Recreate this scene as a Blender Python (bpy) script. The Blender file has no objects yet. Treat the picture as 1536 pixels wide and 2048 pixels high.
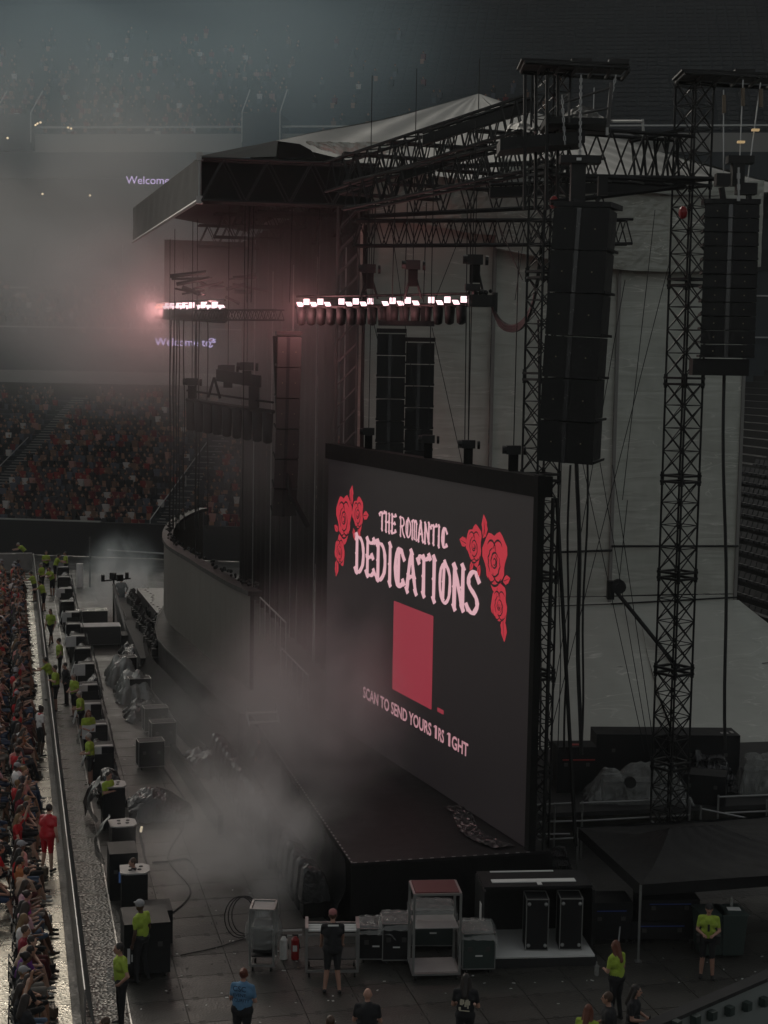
EXPOSURE = -0.35; HAZE = 0.00022; PINK = 1.0
import bpy, bmesh, math, random
import numpy as np
from mathutils import Vector, Matrix
random.seed(7); rng = np.random.default_rng(7)
R = math.radians
scene = bpy.context.scene
col = scene.collection

# ------------------------------------------------------------------ camera
CAM_H, PITCH, ROLL, FPX = 13.4, R(5.47), R(1.0), 3070.0
fwd = Vector((0, math.cos(PITCH), -math.sin(PITCH)))
up0 = Vector((0, math.sin(PITCH), math.cos(PITCH)))
cr, sr = math.cos(ROLL), math.sin(ROLL)
c_right = cr * Vector((1, 0, 0)) + sr * up0
c_up = -sr * Vector((1, 0, 0)) + cr * up0
EYE = Vector((0, 0, CAM_H))
cd = bpy.data.cameras.new('camera')
cam = bpy.data.objects.new('camera', cd); col.objects.link(cam)
cam.matrix_world = Matrix(((c_right.x, c_up.x, -fwd.x, 0), (c_right.y, c_up.y, -fwd.y, 0), (c_right.z, c_up.z, -fwd.z, CAM_H), (0, 0, 0, 1)))
cd.sensor_fit = 'VERTICAL'; cd.sensor_height = 36.0; cd.lens = 36.0 * FPX / 2048.0
cd.clip_start = 0.5; cd.clip_end = 900
scene.camera = cam

# ------------------------------------------------------------------ sky, sun, exposure
SUN_EL, SUN_AZ = R(24), R(-12)          # azimuth from +Y towards +X: the low dusk light stands behind the crowd side
w = bpy.data.worlds.new('World'); scene.world = w; w.use_nodes = True
nt = w.node_tree; nt.nodes.clear()
sky = nt.nodes.new('ShaderNodeTexSky'); sky.sky_type = 'NISHITA'; sky.sun_disc = False
sky.sun_elevation = SUN_EL; sky.sun_rotation = SUN_AZ; sky.air_density = 1.0; sky.dust_density = 6.0; sky.ozone_density = 1.0
hs = nt.nodes.new('ShaderNodeHueSaturation'); hs.inputs['Saturation'].default_value = 0.25   # overcast: cloud takes the blue out
bg = nt.nodes.new('ShaderNodeBackground'); bg.inputs['Strength'].default_value = 0.12
wo = nt.nodes.new('ShaderNodeOutputWorld')
tint = nt.nodes.new('ShaderNodeMix'); tint.data_type = 'RGBA'; tint.blend_type = 'MULTIPLY'; tint.inputs['Factor'].default_value = 1.0; tint.inputs['B'].default_value = (1.0, 0.99, 0.93, 1)
nt.links.new(sky.outputs[0], hs.inputs['Color']); nt.links.new(hs.outputs[0], tint.inputs['A']); nt.links.new(tint.outputs['Result'], bg.inputs['Color']); nt.links.new(bg.outputs[0], wo.inputs['Surface'])
sd = bpy.data.lights.new('sun', 'SUN'); sd.energy = 0.95; sd.angle = R(14); sd.color = (1.0, 0.93, 0.80)
sun = bpy.data.objects.new('sun', sd); col.objects.link(sun)
sdir = Vector((math.sin(SUN_AZ) * math.cos(SUN_EL), math.cos(SUN_AZ) * math.cos(SUN_EL), math.sin(SUN_EL)))
sun.rotation_euler = sdir.to_track_quat('Z', 'Y').to_euler()
vs = scene.view_settings
scene.display_settings.display_device = 'sRGB'
vs.view_transform = 'Standard'; vs.look = 'None'; vs.exposure = EXPOSURE; vs.gamma = 1.0; vs.use_curve_mapping = False
cy = scene.cycles
scene.render.engine = 'CYCLES'
cy.max_bounces = 5; cy.diffuse_bounces = 2; cy.glossy_bounces = 2; cy.transmission_bounces = 3; cy.transparent_max_bounces = 10
cy.volume_bounces = 1; cy.volume_step_rate = 2.0; cy.volume_max_steps = 96
cy.use_denoising = True
cy.sample_clamp_indirect = 3.0
cy.caustics_reflective = False; cy.caustics_refractive = False

# ------------------------------------------------------------------ frames
C0 = Vector((-0.63, 35.36))                # front corner of the side deck on the floor
V = Vector((0.9715, 0.237)); U = Vector((-0.237, 0.9715))     # V: upstage, U: along the stage front
ANG = math.atan2(V.y, V.x)
def W(a, b, z=0.0):
    p = C0 + V * a + U * b
    return Vector((p.x, p.y, z))
def ray(px, py):
    return (px - 768) / FPX * c_right - (py - 1024) / FPX * c_up + fwd
def onz(px, py, z):
    d = ray(px, py); return EYE + d * ((z - CAM_H) / d.z)
def atY(px, py, Y):
    d = ray(px, py); return EYE + d * (Y / d.y)
def onb(px, py, b):
    d = ray(px, py); d2 = Vector((d.x, d.y)); t = (b + C0.dot(U)) / d2.dot(U); return EYE + d * t
def ona(px, py, a):
    d = ray(px, py); d2 = Vector((d.x, d.y)); t = (a + C0.dot(V)) / d2.dot(V); return EYE + d * t
def ab(p):
    q = Vector((p.x, p.y)) - C0; return q.dot(V), q.dot(U)

# ------------------------------------------------------------------ materials
MATS = {}
def newmat(name):
    m = bpy.data.materials.new(name); m.use_nodes = True
    MATS[name] = m
    return m, m.node_tree, m.node_tree.nodes['Principled BSDF']
def mat(name, c, rough=0.6, metal=0.0, var=0.25, vscale=3.0, bump=0.0, bscale=20.0, spec=0.5, stretch=None, trans=0.0, alpha=1.0):
    m, t, p = newmat(name)
    N, L = t.nodes, t.links
    tc = N.new('ShaderNodeTexCoord'); src = tc.outputs['Object']
    if stretch:
        mp = N.new('ShaderNodeMapping'); mp.inputs['Scale'].default_value = stretch; L.new(src, mp.inputs[0]); src = mp.outputs[0]
    n = N.new('ShaderNodeTexNoise'); n.inputs['Scale'].default_value = vscale; n.inputs['Detail'].default_value = 5; L.new(src, n.inputs['Vector'])
    mx = N.new('ShaderNodeMix'); mx.data_type = 'RGBA'
    mx.inputs['A'].default_value = tuple(min(1, v * (1 - var)) for v in c) + (1,); mx.inputs['B'].default_value = tuple(min(1, v * (1 + var)) for v in c) + (1,)
    L.new(n.outputs['Fac'], mx.inputs['Factor']); L.new(mx.outputs['Result'], p.inputs['Base Color'])
    mr = N.new('ShaderNodeMapRange'); mr.inputs['To Min'].default_value = max(0.03, rough - 0.1); mr.inputs['To Max'].default_value = min(1, rough + 0.1)
    L.new(n.outputs['Fac'], mr.inputs['Value']); L.new(mr.outputs[0], p.inputs['Roughness'])
    p.inputs['Metallic'].default_value = metal; p.inputs['Specular IOR Level'].default_value = spec
    if bump > 0:
        n2 = N.new('ShaderNodeTexNoise'); n2.inputs['Scale'].default_value = bscale; n2.inputs['Detail'].default_value = 4; n2.inputs['Distortion'].default_value = 0.6; L.new(src, n2.inputs['Vector'])
        b = N.new('ShaderNodeBump'); b.inputs['Strength'].default_value = bump; b.inputs['Distance'].default_value = 0.05
        L.new(n2.outputs['Fac'], b.inputs['Height']); L.new(b.outputs[0], p.inputs['Normal'])
    if trans: p.inputs['Transmission Weight'].default_value = trans
    if alpha < 1: p.inputs['Alpha'].default_value = alpha
    return m
def emit(name, c, s):
    m, t, p = newmat(name)
    p.inputs['Base Color'].default_value = (0.02, 0.02, 0.02, 1); p.inputs['Roughness'].default_value = 0.5
    p.inputs['Emission Color'].default_value = tuple(c) + (1,); p.inputs['Emission Strength'].default_value = s
    return m
EM = 2.0 ** (-EXPOSURE)       # a screen or lamp of display value v gives off v * EM
def srgb(r, g, b):
    return tuple(((v / 255 + 0.055) / 1.055) ** 2.4 if v > 10 else v / 255 / 12.92 for v in (r, g, b))

# ------------------------------------------------------------------ mesh helpers
class MB:
    def __init__(s): s.v = []; s.f = []; s.m = []; s.mi = 0
    def add(s, vs, fs):
        o = len(s.v); s.v += [tuple(v) for v in vs]; s.f += [tuple(i + o for i in f) for f in fs]; s.m += [s.mi] * len(fs); return s
    def box(s, c, d, rot=0.0, tilt=None):
        x, y, z = d[0] / 2, d[1] / 2, d[2] / 2
        pts = [Vector(p) for p in ((-x, -y, -z), (x, -y, -z), (x, y, -z), (-x, y, -z), (-x, -y, z), (x, -y, z), (x, y, z), (-x, y, z))]
        M = Matrix.Rotation(rot, 3, 'Z')
        if tilt: M = M @ Matrix.Rotation(tilt[1], 3, tilt[0])
        c = Vector(c)
        return s.add([M @ p + c for p in pts], [(0, 3, 2, 1), (4, 5, 6, 7), (0, 1, 5, 4), (1, 2, 6, 5), (2, 3, 7, 6), (3, 0, 4, 7)])
    def beam(s, p, q, r=0.03, n=5, r2=None, cap=True):
        p, q = Vector(p), Vector(q); d = q - p
        if d.length < 1e-6: return s
        d.normalize(); a = d.orthogonal().normalized(); b = d.cross(a); r2 = r if r2 is None else r2
        vs = [p + (a * math.cos(t) + b * math.sin(t)) * r for t in [2 * math.pi * i / n for i in range(n)]]
        vs += [q + (a * math.cos(t) + b * math.sin(t)) * r2 for t in [2 * math.pi * i / n for i in range(n)]]
        fs = [(i, (i + 1) % n, n + (i + 1) % n, n + i) for i in range(n)]
        if cap: fs += [tuple(range(n - 1, -1, -1)), tuple(range(n, 2 * n))]
        return s.add(vs, fs)
    def tube(s, pts, r=0.02, n=5):
        for i in range(len(pts) - 1): s.beam(pts[i], pts[i + 1], r, n, cap=(i in (0, len(pts) - 2)))
        return s
    def poly(s, pts): return s.add(pts, [tuple(range(len(pts)))])
    def grid(s, f, nu, nv):
        vs = [f(i / nu, j / nv) for j in range(nv + 1) for i in range(nu + 1)]
        fs = [(j * (nu + 1) + i, j * (nu + 1) + i + 1, (j + 1) * (nu + 1) + i + 1, (j + 1) * (nu + 1) + i) for j in range(nv) for i in range(nu)]
        return s.add(vs, fs)
    def ball(s, c, r, n=8, m=6):
        c = Vector(c); r = (r, r, r) if isinstance(r, (int, float)) else r
        return s.grid(lambda u, v: (c.x + r[0] * math.cos(2 * math.pi * u) * math.sin(math.pi * v), c.y + r[1] * math.sin(2 * math.pi * u) * math.sin(math.pi * v), c.z - r[2] * math.cos(math.pi * v)), n, m)
    def prism(s, pts, up):
        n = len(pts); up = Vector(up); a = [Vector(p) for p in pts]
        return s.add(a + [p + up for p in a], [tuple(range(n - 1, -1, -1)), tuple(range(n, 2 * n))] + [(i, (i + 1) % n, n + (i + 1) % n, n + i) for i in range(n)])
    def mesh(s, name, mats, smooth=False):
        me = bpy.data.meshes.new(name); me.from_pydata([tuple(v) for v in s.v], [], s.f)
        for m in (mats if isinstance(mats, (list, tuple)) else [mats]): me.materials.append(m)
        if any(s.m): me.polygons.foreach_set('material_index', s.m)
        if smooth: me.polygons.foreach_set('use_smooth', [True] * len(me.polygons))
        me.update(); return me
    def build(s, name, mats, parent=None, world=False, smooth=False):
        return link(name, s.mesh(name, mats, smooth), parent, world)
def link(name, me, parent=None, world=False, loc=None, rot=None):
    o = bpy.data.objects.new(name, me); col.objects.link(o)
    if loc is not None: o.location = loc
    if rot is not None: o.rotation_euler = (0, 0, rot) if isinstance(rot, (int, float)) else rot
    if parent is not None:
        o.parent = parent
        if world: o.matrix_parent_inverse = Matrix.LocRotScale(parent.location, parent.rotation_euler, None).inverted()
    return o
def tag(o, label=None, cat=None, group=None, kind=None):
    if label: o['label'] = label
    if cat: o['category'] = cat
    if group: o['group'] = group
    if kind: o['kind'] = kind
    return o
def thing(name, label, cat, loc=(0, 0, 0), rot=0.0, group=None):
    o = bpy.data.objects.new(name, None); col.objects.link(o); o.location = loc; o.rotation_euler = (0, 0, rot); o.empty_display_size = 0.2
    return tag(o, label, cat, group)
def copy_tree(root, loc, rot, label=None, group=None):
    r = root.copy(); col.objects.link(r); r.location = loc; r.rotation_euler = (0, 0, rot)
    if label: r['label'] = label
    if group: r['group'] = group
    for ch in list(root.children):
        c = ch.copy(); col.objects.link(c); c.parent = r
        for g in list(ch.children):
            d = g.copy(); col.objects.link(d); d.parent = c
    return r
def wob(x, y, z, k=1.0):
    return 0.9 - 1.5 * abs(math.sin(x * 2.3 * k + 1.4 * math.sin(y * 1.9 * k + z)) * math.cos(z * 2.1 * k + y * 1.3 * k)) ** .6 if k > 2.4 else (math.sin(x * 1.7 * k + 0.3) * math.sin(y * 2.3 * k + 1.1) + 0.5 * math.sin(x * 4.1 * k + y * 3.3 * k + z * 2.9 * k) + 0.3 * math.sin(x * 9.3 * k - z * 7.1 * k + 2.0)) / 1.8
def drape(f, nu, nv, amp, k, nrm=None):
    """a cloth or plastic sheet: f(u, v) displaced by folds"""
    out = {}
    def g(u, v):
        p = Vector(f(u, v)); a = amp * (wob(p.x, p.y, p.z, k) + random.uniform(-0.25, 0.25))
        n = Vector(nrm) if nrm is not None else Vector((0.6, -0.6, 0.5))
        return p + n.normalized() * a
    m = MB(); m.grid(g, nu, nv); return m

M = dict(
    black=mat('black_paint', (0.010, 0.010, 0.011), 0.62, bump=0.05, spec=.25),
    truss=mat('black_steel', (0.010, 0.010, 0.010), 0.55, 0.0, spec=.3),
    alum=mat('aluminium', (0.35, 0.35, 0.34), 0.38, 0.8, bump=0.05),
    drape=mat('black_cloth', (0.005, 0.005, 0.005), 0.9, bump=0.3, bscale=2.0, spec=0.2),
    rubber=mat('rubber', (0.01, 0.01, 0.01), 0.7),
    crink=mat('crinkled_plastic', (0.26, 0.27, 0.23), 0.16, bump=0.8, bscale=1.1, var=0.15, stretch=(0.35, 0.35, 2.2), spec=1.0),
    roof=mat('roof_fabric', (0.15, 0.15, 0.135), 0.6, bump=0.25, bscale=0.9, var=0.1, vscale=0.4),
    plastic=mat('clear_plastic_sheet', (0.34, 0.35, 0.33), 0.16, bump=1.0, bscale=5.0, var=0.6, vscale=4, spec=1.0, alpha=0.42, stretch=(1, 1, .5)),
    milky=mat('milky_plastic_sheet', (0.26, 0.27, 0.25), 0.22, bump=0.9, bscale=4.0, var=0.45, vscale=3, spec=0.9, alpha=0.82, stretch=(1, 1, .35)),
    bagblack=mat('black_plastic_sheet', (0.010, 0.010, 0.011), 0.22, bump=0.8, bscale=6.0, spec=0.8),
    white=mat('white_paint', (0.75, 0.75, 0.72), 0.4, var=0.08),
    lidgrey=mat('grey_lid', (0.30, 0.29, 0.28), 0.5, bump=0.1),
    towel=mat('white_towel', (0.62, 0.62, 0.60), 0.9, bump=0.6, bscale=25),
    concrete=mat('concrete', (0.16, 0.16, 0.15), 0.85, var=0.2, vscale=0.7, bump=0.2),
    seat=mat('dark_seat', (0.02, 0.023, 0.028), 0.55),
    stand=mat('stand_concrete', (0.034, 0.041, 0.046), 0.8, var=0.25, vscale=0.3),
    fascia=mat('pale_fascia', (0.22, 0.215, 0.20), 0.6, var=0.08, vscale=0.3),
    dark=mat('dark_opening', (0.02, 0.02, 0.02), 0.8),
    red=mat('red_paint', (0.35, 0.02, 0.02), 0.4),
    redp=mat('dark_red_board', (0.10, 0.02, 0.02), 0.5),
    blue=mat('blue_strap', (0.04, 0.08, 0.35), 0.5),
    arr=mat('array_grey', (0.055, 0.052, 0.050), 0.5, var=0.1),
    bin=mat('bin_green', (0.03, 0.045, 0.04), 0.5),
    wall=mat('painted_wall', (0.20, 0.22, 0.21), 0.7, var=0.12, vscale=0.8),
    wood=mat('tan_board', (0.16, 0.12, 0.08), 0.6),
)
def floor_material(name, c, rough, metal, seam, bd=0.012):
    m, t, p = newmat(name); N, L = t.nodes, t.links
    tc = N.new('ShaderNodeTexCoord')
    mp = N.new('ShaderNodeMapping'); mp.inputs['Rotation'].default_value = (0, 0, -ANG); L.new(tc.outputs['Object'], mp.inputs[0])
    n = N.new('ShaderNodeTexNoise'); n.inputs['Scale'].default_value = 0.8; n.inputs['Detail'].default_value = 6; L.new(mp.outputs[0], n.inputs['Vector'])
    ck = N.new('ShaderNodeTexVoronoi'); ck.inputs['Scale'].default_value = seam; L.new(mp.outputs[0], ck.inputs['Vector'])
    mx = N.new('ShaderNodeMix'); mx.data_type = 'RGBA'
    mx.inputs['A'].default_value = tuple(v * 0.6 for v in c) + (1,); mx.inputs['B'].default_value = tuple(v * 1.4 for v in c) + (1,)
    L.new(n.outputs['Fac'], mx.inputs['Factor']); L.new(mx.outputs['Result'], p.inputs['Base Color'])
    mr = N.new('ShaderNodeMapRange'); mr.inputs['From Min'].default_value = 0.3; mr.inputs['From Max'].default_value = 0.7
    mr.inputs['To Min'].default_value = rough - 0.12; mr.inputs['To Max'].default_value = rough + 0.15; L.new(n.outputs['Fac'], mr.inputs['Value']); L.new(mr.outputs[0], p.inputs['Roughness'])
    b = N.new('ShaderNodeBump'); b.inputs['Strength'].default_value = 0.8; b.inputs['Distance'].default_value = bd
    L.new(ck.outputs['Distance'], b.inputs['Height']); L.new(b.outputs[0], p.inputs['Normal'])
    p.inputs['Specular IOR Level'].default_value = .35
    p.inputs['Metallic'].default_value = metal
    return m
M['floor'] = floor_material('floor_panel_plastic', (0.050, 0.048, 0.042), 0.45, 0.0, 22.0, .008)
M['ground'] = floor_material('field_floor', (0.045, 0.045, 0.042), 0.5, 0.0, 9.0)
M['plate'] = floor_material('checker_plate', (0.26, 0.25, 0.215), 0.27, 0.85, 18.0, .012)
M['plate2'] = floor_material('barrier_plate', (0.085, 0.084, 0.078), 0.34, 0.5, 13.0, .03)
def tarp_material(name, c, rough, k):
    # grey reinforced tarp: broad dirt, soft folds, and thin glints painted as pale lines
    m, t, p = newmat(name); N, L = t.nodes, t.links
    tc = N.new('ShaderNodeTexCoord')
    n = N.new('ShaderNodeTexNoise'); n.inputs['Scale'].default_value = .45; n.inputs['Detail'].default_value = 6; L.new(tc.outputs['Object'], n.inputs['Vector'])
    mx = N.new('ShaderNodeMix'); mx.data_type = 'RGBA'; mx.inputs['A'].default_value = tuple(v * .78 for v in c) + (1,); mx.inputs['B'].default_value = tuple(v * 1.2 for v in c) + (1,); L.new(n.outputs['Fac'], mx.inputs['Factor'])
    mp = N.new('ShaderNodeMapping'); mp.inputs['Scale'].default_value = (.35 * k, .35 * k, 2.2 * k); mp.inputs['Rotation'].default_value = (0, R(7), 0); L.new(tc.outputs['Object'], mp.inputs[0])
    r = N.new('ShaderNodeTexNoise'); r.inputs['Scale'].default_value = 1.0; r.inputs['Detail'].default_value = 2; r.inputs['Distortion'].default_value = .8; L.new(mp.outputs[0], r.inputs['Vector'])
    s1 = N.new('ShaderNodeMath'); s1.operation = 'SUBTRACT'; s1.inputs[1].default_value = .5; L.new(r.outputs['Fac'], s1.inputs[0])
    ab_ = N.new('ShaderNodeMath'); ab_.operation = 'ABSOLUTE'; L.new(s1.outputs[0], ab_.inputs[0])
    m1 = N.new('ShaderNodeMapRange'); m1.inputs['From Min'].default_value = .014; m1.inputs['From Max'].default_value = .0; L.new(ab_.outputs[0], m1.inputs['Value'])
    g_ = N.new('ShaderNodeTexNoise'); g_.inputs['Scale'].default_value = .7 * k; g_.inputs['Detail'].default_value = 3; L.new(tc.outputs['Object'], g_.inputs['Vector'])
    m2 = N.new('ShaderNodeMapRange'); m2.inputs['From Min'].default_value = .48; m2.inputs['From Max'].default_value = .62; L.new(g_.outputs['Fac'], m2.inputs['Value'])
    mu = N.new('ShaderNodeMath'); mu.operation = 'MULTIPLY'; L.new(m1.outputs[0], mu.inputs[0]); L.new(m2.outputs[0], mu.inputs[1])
    m3 = N.new('ShaderNodeMix'); m3.data_type = 'RGBA'; m3.inputs['B'].default_value = (.75, .75, .68, 1); L.new(mu.outputs[0], m3.inputs['Factor']); L.new(mx.outputs['Result'], m3.inputs['A']); L.new(m3.outputs['Result'], p.inputs['Base Color'])  # pale glint streaks mixed into the base colour
    p.inputs['Roughness'].default_value = rough
    b = N.new('ShaderNodeBump'); b.inputs['Strength'].default_value = .45; b.inputs['Distance'].default_value = .12; L.new(r.outputs['Fac'], b.inputs['Height']); L.new(b.outputs[0], p.inputs['Normal'])
    return m
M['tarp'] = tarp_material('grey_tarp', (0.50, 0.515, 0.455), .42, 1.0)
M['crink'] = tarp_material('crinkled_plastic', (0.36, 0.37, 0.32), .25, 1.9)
M['fasciacloth'] = mat('front_fascia_cloth', (0.085, 0.08, 0.075), .8, bump=.3, bscale=1.2)
M['dull'] = mat('dull_plastic', (0.07, 0.07, 0.066), .6, bump=.8, bscale=8, spec=.2)
M['deck'] = mat('black_deck', (0.012, 0.011, 0.012), 0.6, bump=0.08, bscale=3, spec=.2)
# ================================================================== GROUND AND STADIUM BOWL
g = MB(); g.poly([(-180, -25, -0.04), (240, -25, -0.04), (240, 210, -0.04), (-180, 210, -0.04)])
tag(g.build('ground', M['ground']), kind='structure')
# interlocking floor panels, each its own piece where the photo shows the seams
fl = bpy.data.objects.new('floor', None); col.objects.link(fl); fl['kind'] = 'structure'
pm = MB(); S = 1.2
pm.box((0, 0, -0.015), (S - 0.02, S - 0.02, 0.03)); pm.mi = 1
for sx in (-1, 1):
    for sy in (-1, 1): pm.box((sx * 0.34, sy * 0.54, 0.0015), (0.13, 0.022, 0.004))
    pm.box((sx * 0.54, 0.1, 0.0015), (0.022, 0.13, 0.004))
panel_me = pm.mesh('floor_panel', [M['floor'], M['dark']])
for i in range(15):
    for j in range(13):
        a, b = -4.9 + i * S, -8.6 + j * S
        if a > -0.4 and b > 0.2: continue
        link('floor_panel', panel_me, fl, loc=W(a, b, 0.002 + random.uniform(0, 0.004)), rot=ANG)
st = MB()
for i in range(5):
    for j in range(44):
        if i > 4: continue
        p = W(-4.9 + i * S - S * 0, 7.0 + j * S, -0.012); st.box(p, (S - 0.02, S - 0.02, 0.03), ANG)
tag(st.build('far_floor_panel', M['floor'], fl), kind='stuff')
# shiny aisle plates between the crowd and the barricade
am = MB(); am.box((0, 0, 0), (1.72, 1.18, 0.03)); aisle_me = am.mesh('aisle_plate', M['plate'])
for j in range(60):
    link('aisle_plate', aisle_me, fl, loc=W(-7.48, -6 + j * 1.2, 0.004 + random.uniform(0, 0.004)), rot=(random.uniform(-0.006, 0.006), random.uniform(-0.004, 0.004), ANG))
    if j < 50: link('aisle_plate', aisle_me, fl, loc=W(-9.22, -6 + j * 1.2, 0.004), rot=ANG)

# ---------------- far stand (three tiers) seen across the field
FW = Vector((0.9917, -0.129, 0)); FN = Vector((0.129, 0.9917, 0)); FO = Vector((-22.9, 104.7, 0))
def F(s, d, z): return FO + FW * s + FN * d + Vector((0, 0, z))
def terrace(s0, s1, d0, z0, n, rd, rh, ends=True):
    m = MB()
    for i in range(n):
        d, z = d0 + i * rd, z0 + i * rh
        m.poly([F(s0, d, z), F(s1, d, z), F(s1, d + rd, z), F(s0, d + rd, z)])
        m.poly([F(s0, d + rd, z), F(s1, d + rd, z), F(s1, d + rd, z + rh), F(s0, d + rd, z + rh)])
    return m
far = thing('far_stand', 'three-tier stadium stand full of people across the field behind the smoke', 'stand', F(30, 0, 0))
SX0, SX1 = -40, 95
def band(name, z0, z1, d, m_, parent=far, s0=SX0, s1=SX1, th=0.4):
    m = MB(); m.prism([F(s0, d, z0), F(s1, d, z0), F(s1, d + th, z0), F(s0, d + th, z0)], (0, 0, z1 - z0)); return m.build(name, m_, parent, True)
terrace(SX0, SX1, 0.4, 1.7, 24, 0.92, 0.36).build('lower_terrace', M['stand'], far, True)
band('field_wall', 0, 2.35, 0.0, M['dark'])
band('wall_rail', 2.35, 2.43, 0.0, M['alum'], s1=3.5)
band('lower_fascia', 11.45, 12.45, 21.6, M['fascia'])
band('club_front', 12.45, 15.9, 22.4, M['stand'])
band('concourse_back', 9.0, 11.44, 25.5, M['dark'])
band('middle_rail', 16.0, 16.1, 21.9, M['alum'])
terrace(SX0, SX1, 22.4, 15.6, 9, 0.9, 0.42).build('middle_terrace', M['stand'], far, True)
band('middle_rail', 19.6, 19.7, 30.2, M['alum'])
band('suite_front', 19.4, 26.0, 31.0, M['stand'])
for k in range(34):
    m = MB(); s = SX0 + 2 + k * 4; m.box(F(s, 30.9, 22.6), (3.2, 0.25, 1.7), math.atan2(FW.y, FW.x)); m.build('suite_window', M['dark'], far, True)
band('concourse_gap', 25.9, 31.0, 33.5, M['dark'])
band('ribbon_board', 28.2, 30.3, 22.6, M['stand'])
band('upper_front', 30.3, 31.8, 22.9, M['fascia'])
band('upper_rail', 32.3, 32.42, 22.8, M['alum'])
terrace(SX0, SX1, 23.4, 31.2, 34, 0.75, 0.5).build('upper_terrace', M['stand'], far, True)
band('rim_wall', 48.0, 62.0, 49.0, M['dark'])
# portals in the upper front
for s in (-12.5, 8.2, 33.0):
    m = MB(); m.prism([F(s, 22.0, 30.4), F(s + 3.1, 22.0, 30.4), F(s + 3.1, 27.5, 30.4), F(s, 27.5, 30.4)], (0, 0, 2.9)); m.build('portal', M['dark'], far, True)
    m = MB()
    for e in (0, 3.1): m.beam(F(s + e, 22.0, 33.4), F(s + e, 24.8, 35.6), 0.05); m.beam(F(s + e, 22.0, 31), F(s + e, 22.0, 33.4), 0.05)
    m.build('portal_rail', M['alum'], far, True)
# stairs in the lower tier
for s in (-6.5, 7.6, 22):
    m = MB()
    for i in range(24):
        for h in (0, 1):
            d, z = 0.4 + i * 0.92 + h * 0.46, 1.75 + i * 0.36 + h * 0.18
            m.box(F(s + 0.05 * i, d + 0.2, z + 0.02), (1.3, 0.10, 0.05), math.atan2(FW.y, FW.x))
    m.build('stair', M['fascia'], far, True)
    m = MB(); m.beam(F(s - 0.7, 0.6, 2.6), F(s - 0.7 + 1.0, 12.5, 7.4), 0.04); m.beam(F(s - 0.7, 0.6, 1.7), F(s - 0.7, 0.6, 2.6), 0.04); m.beam(F(s + .1, 7, 4.3), F(s + .1, 7, 5.2), 0.04); m.build('stair_rail', M['alum'], far, True)
# lamps in the concourse gap
M['warm'] = emit('warm_lamp', (1, 0.8, 0.5), 1.2 * EM); M['cool'] = emit('white_lamp', (1, 0.95, 0.9), 1.5 * EM)
m = MB()
for (px, py, Yd) in ((85, 388, 132), (180, 391, 132), (71, 250, 127), (75, 247, 127), (81, 245, 127), (136, 255, 127), (142, 257, 127), (15, 276, 125)): m.ball(atY(px, py, Yd), 0.09, 6, 4)
m.build('lamp', M['warm'], far, True)
# ribbon text
def text_mesh(s, size, extrude=0.0, align='LEFT', bold=0.0):
    cu = bpy.data.curves.new('t', 'FONT'); cu.body = s; cu.size = size; cu.extrude = extrude; cu.align_x = align; cu.resolution_u = 3; cu.offset = bold
    o = bpy.data.objects.new('t', cu); col.objects.link(o)
    bpy.context.view_layer.update()
    me = bpy.data.meshes.new_from_object(o.evaluated_get(bpy.context.evaluated_depsgraph_get()))
    bpy.data.objects.remove(o); bpy.data.curves.remove(cu); return me
M['ribbon'] = emit('ribbon_text', srgb(205, 185, 240), 1.2 * EM)
tm = text_mesh('Welcome to', 0.92)
def place_text(me, p, yaw, mname, parent, nm='lettering'):
    me.materials.clear(); me.materials.append(M[mname])
    o = link(nm, me, parent, True, loc=p); o.rotation_euler = (R(90), 0, yaw); return o
FYAW = math.atan2(FW.y, FW.x)
def far_pt(px, py, d):
    r_ = ray(px, py); t = (FO - EYE + FN * d).dot(FN) / r_.dot(FN); return EYE + r_ * t
place_text(tm, far_pt(252, 368, 22.5), FYAW, 'ribbon', far)
M['ribbon2'] = emit('lower_ribbon_text', srgb(205, 185, 240), 2.4 * EM)
place_text(tm.copy(), far_pt(310, 691, 22.3), FYAW, 'ribbon2', far)
m = MB()
e0 = far_pt(424, 686, 22.25)
for (x0, y0, x1, y1) in ((-.3, .25, -.05, .38), (-.05, .38, .15, .3), (.0, .15, .3, .3), (.05, .05, .32, .1), (-.2, .0, .05, .12), (-.35, -.25, -.1, -.35), (-.1, -.35, .05, -.2), (.1, .3, .25, .05)):
    p0, p1 = e0 + FW * x0 + Vector((0, 0, y0)), e0 + FW * x1 + Vector((0, 0, y1)); m.beam(p0, p1, 0.045, 4)
m.build('emblem', M['ribbon2'], far, True)

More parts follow.
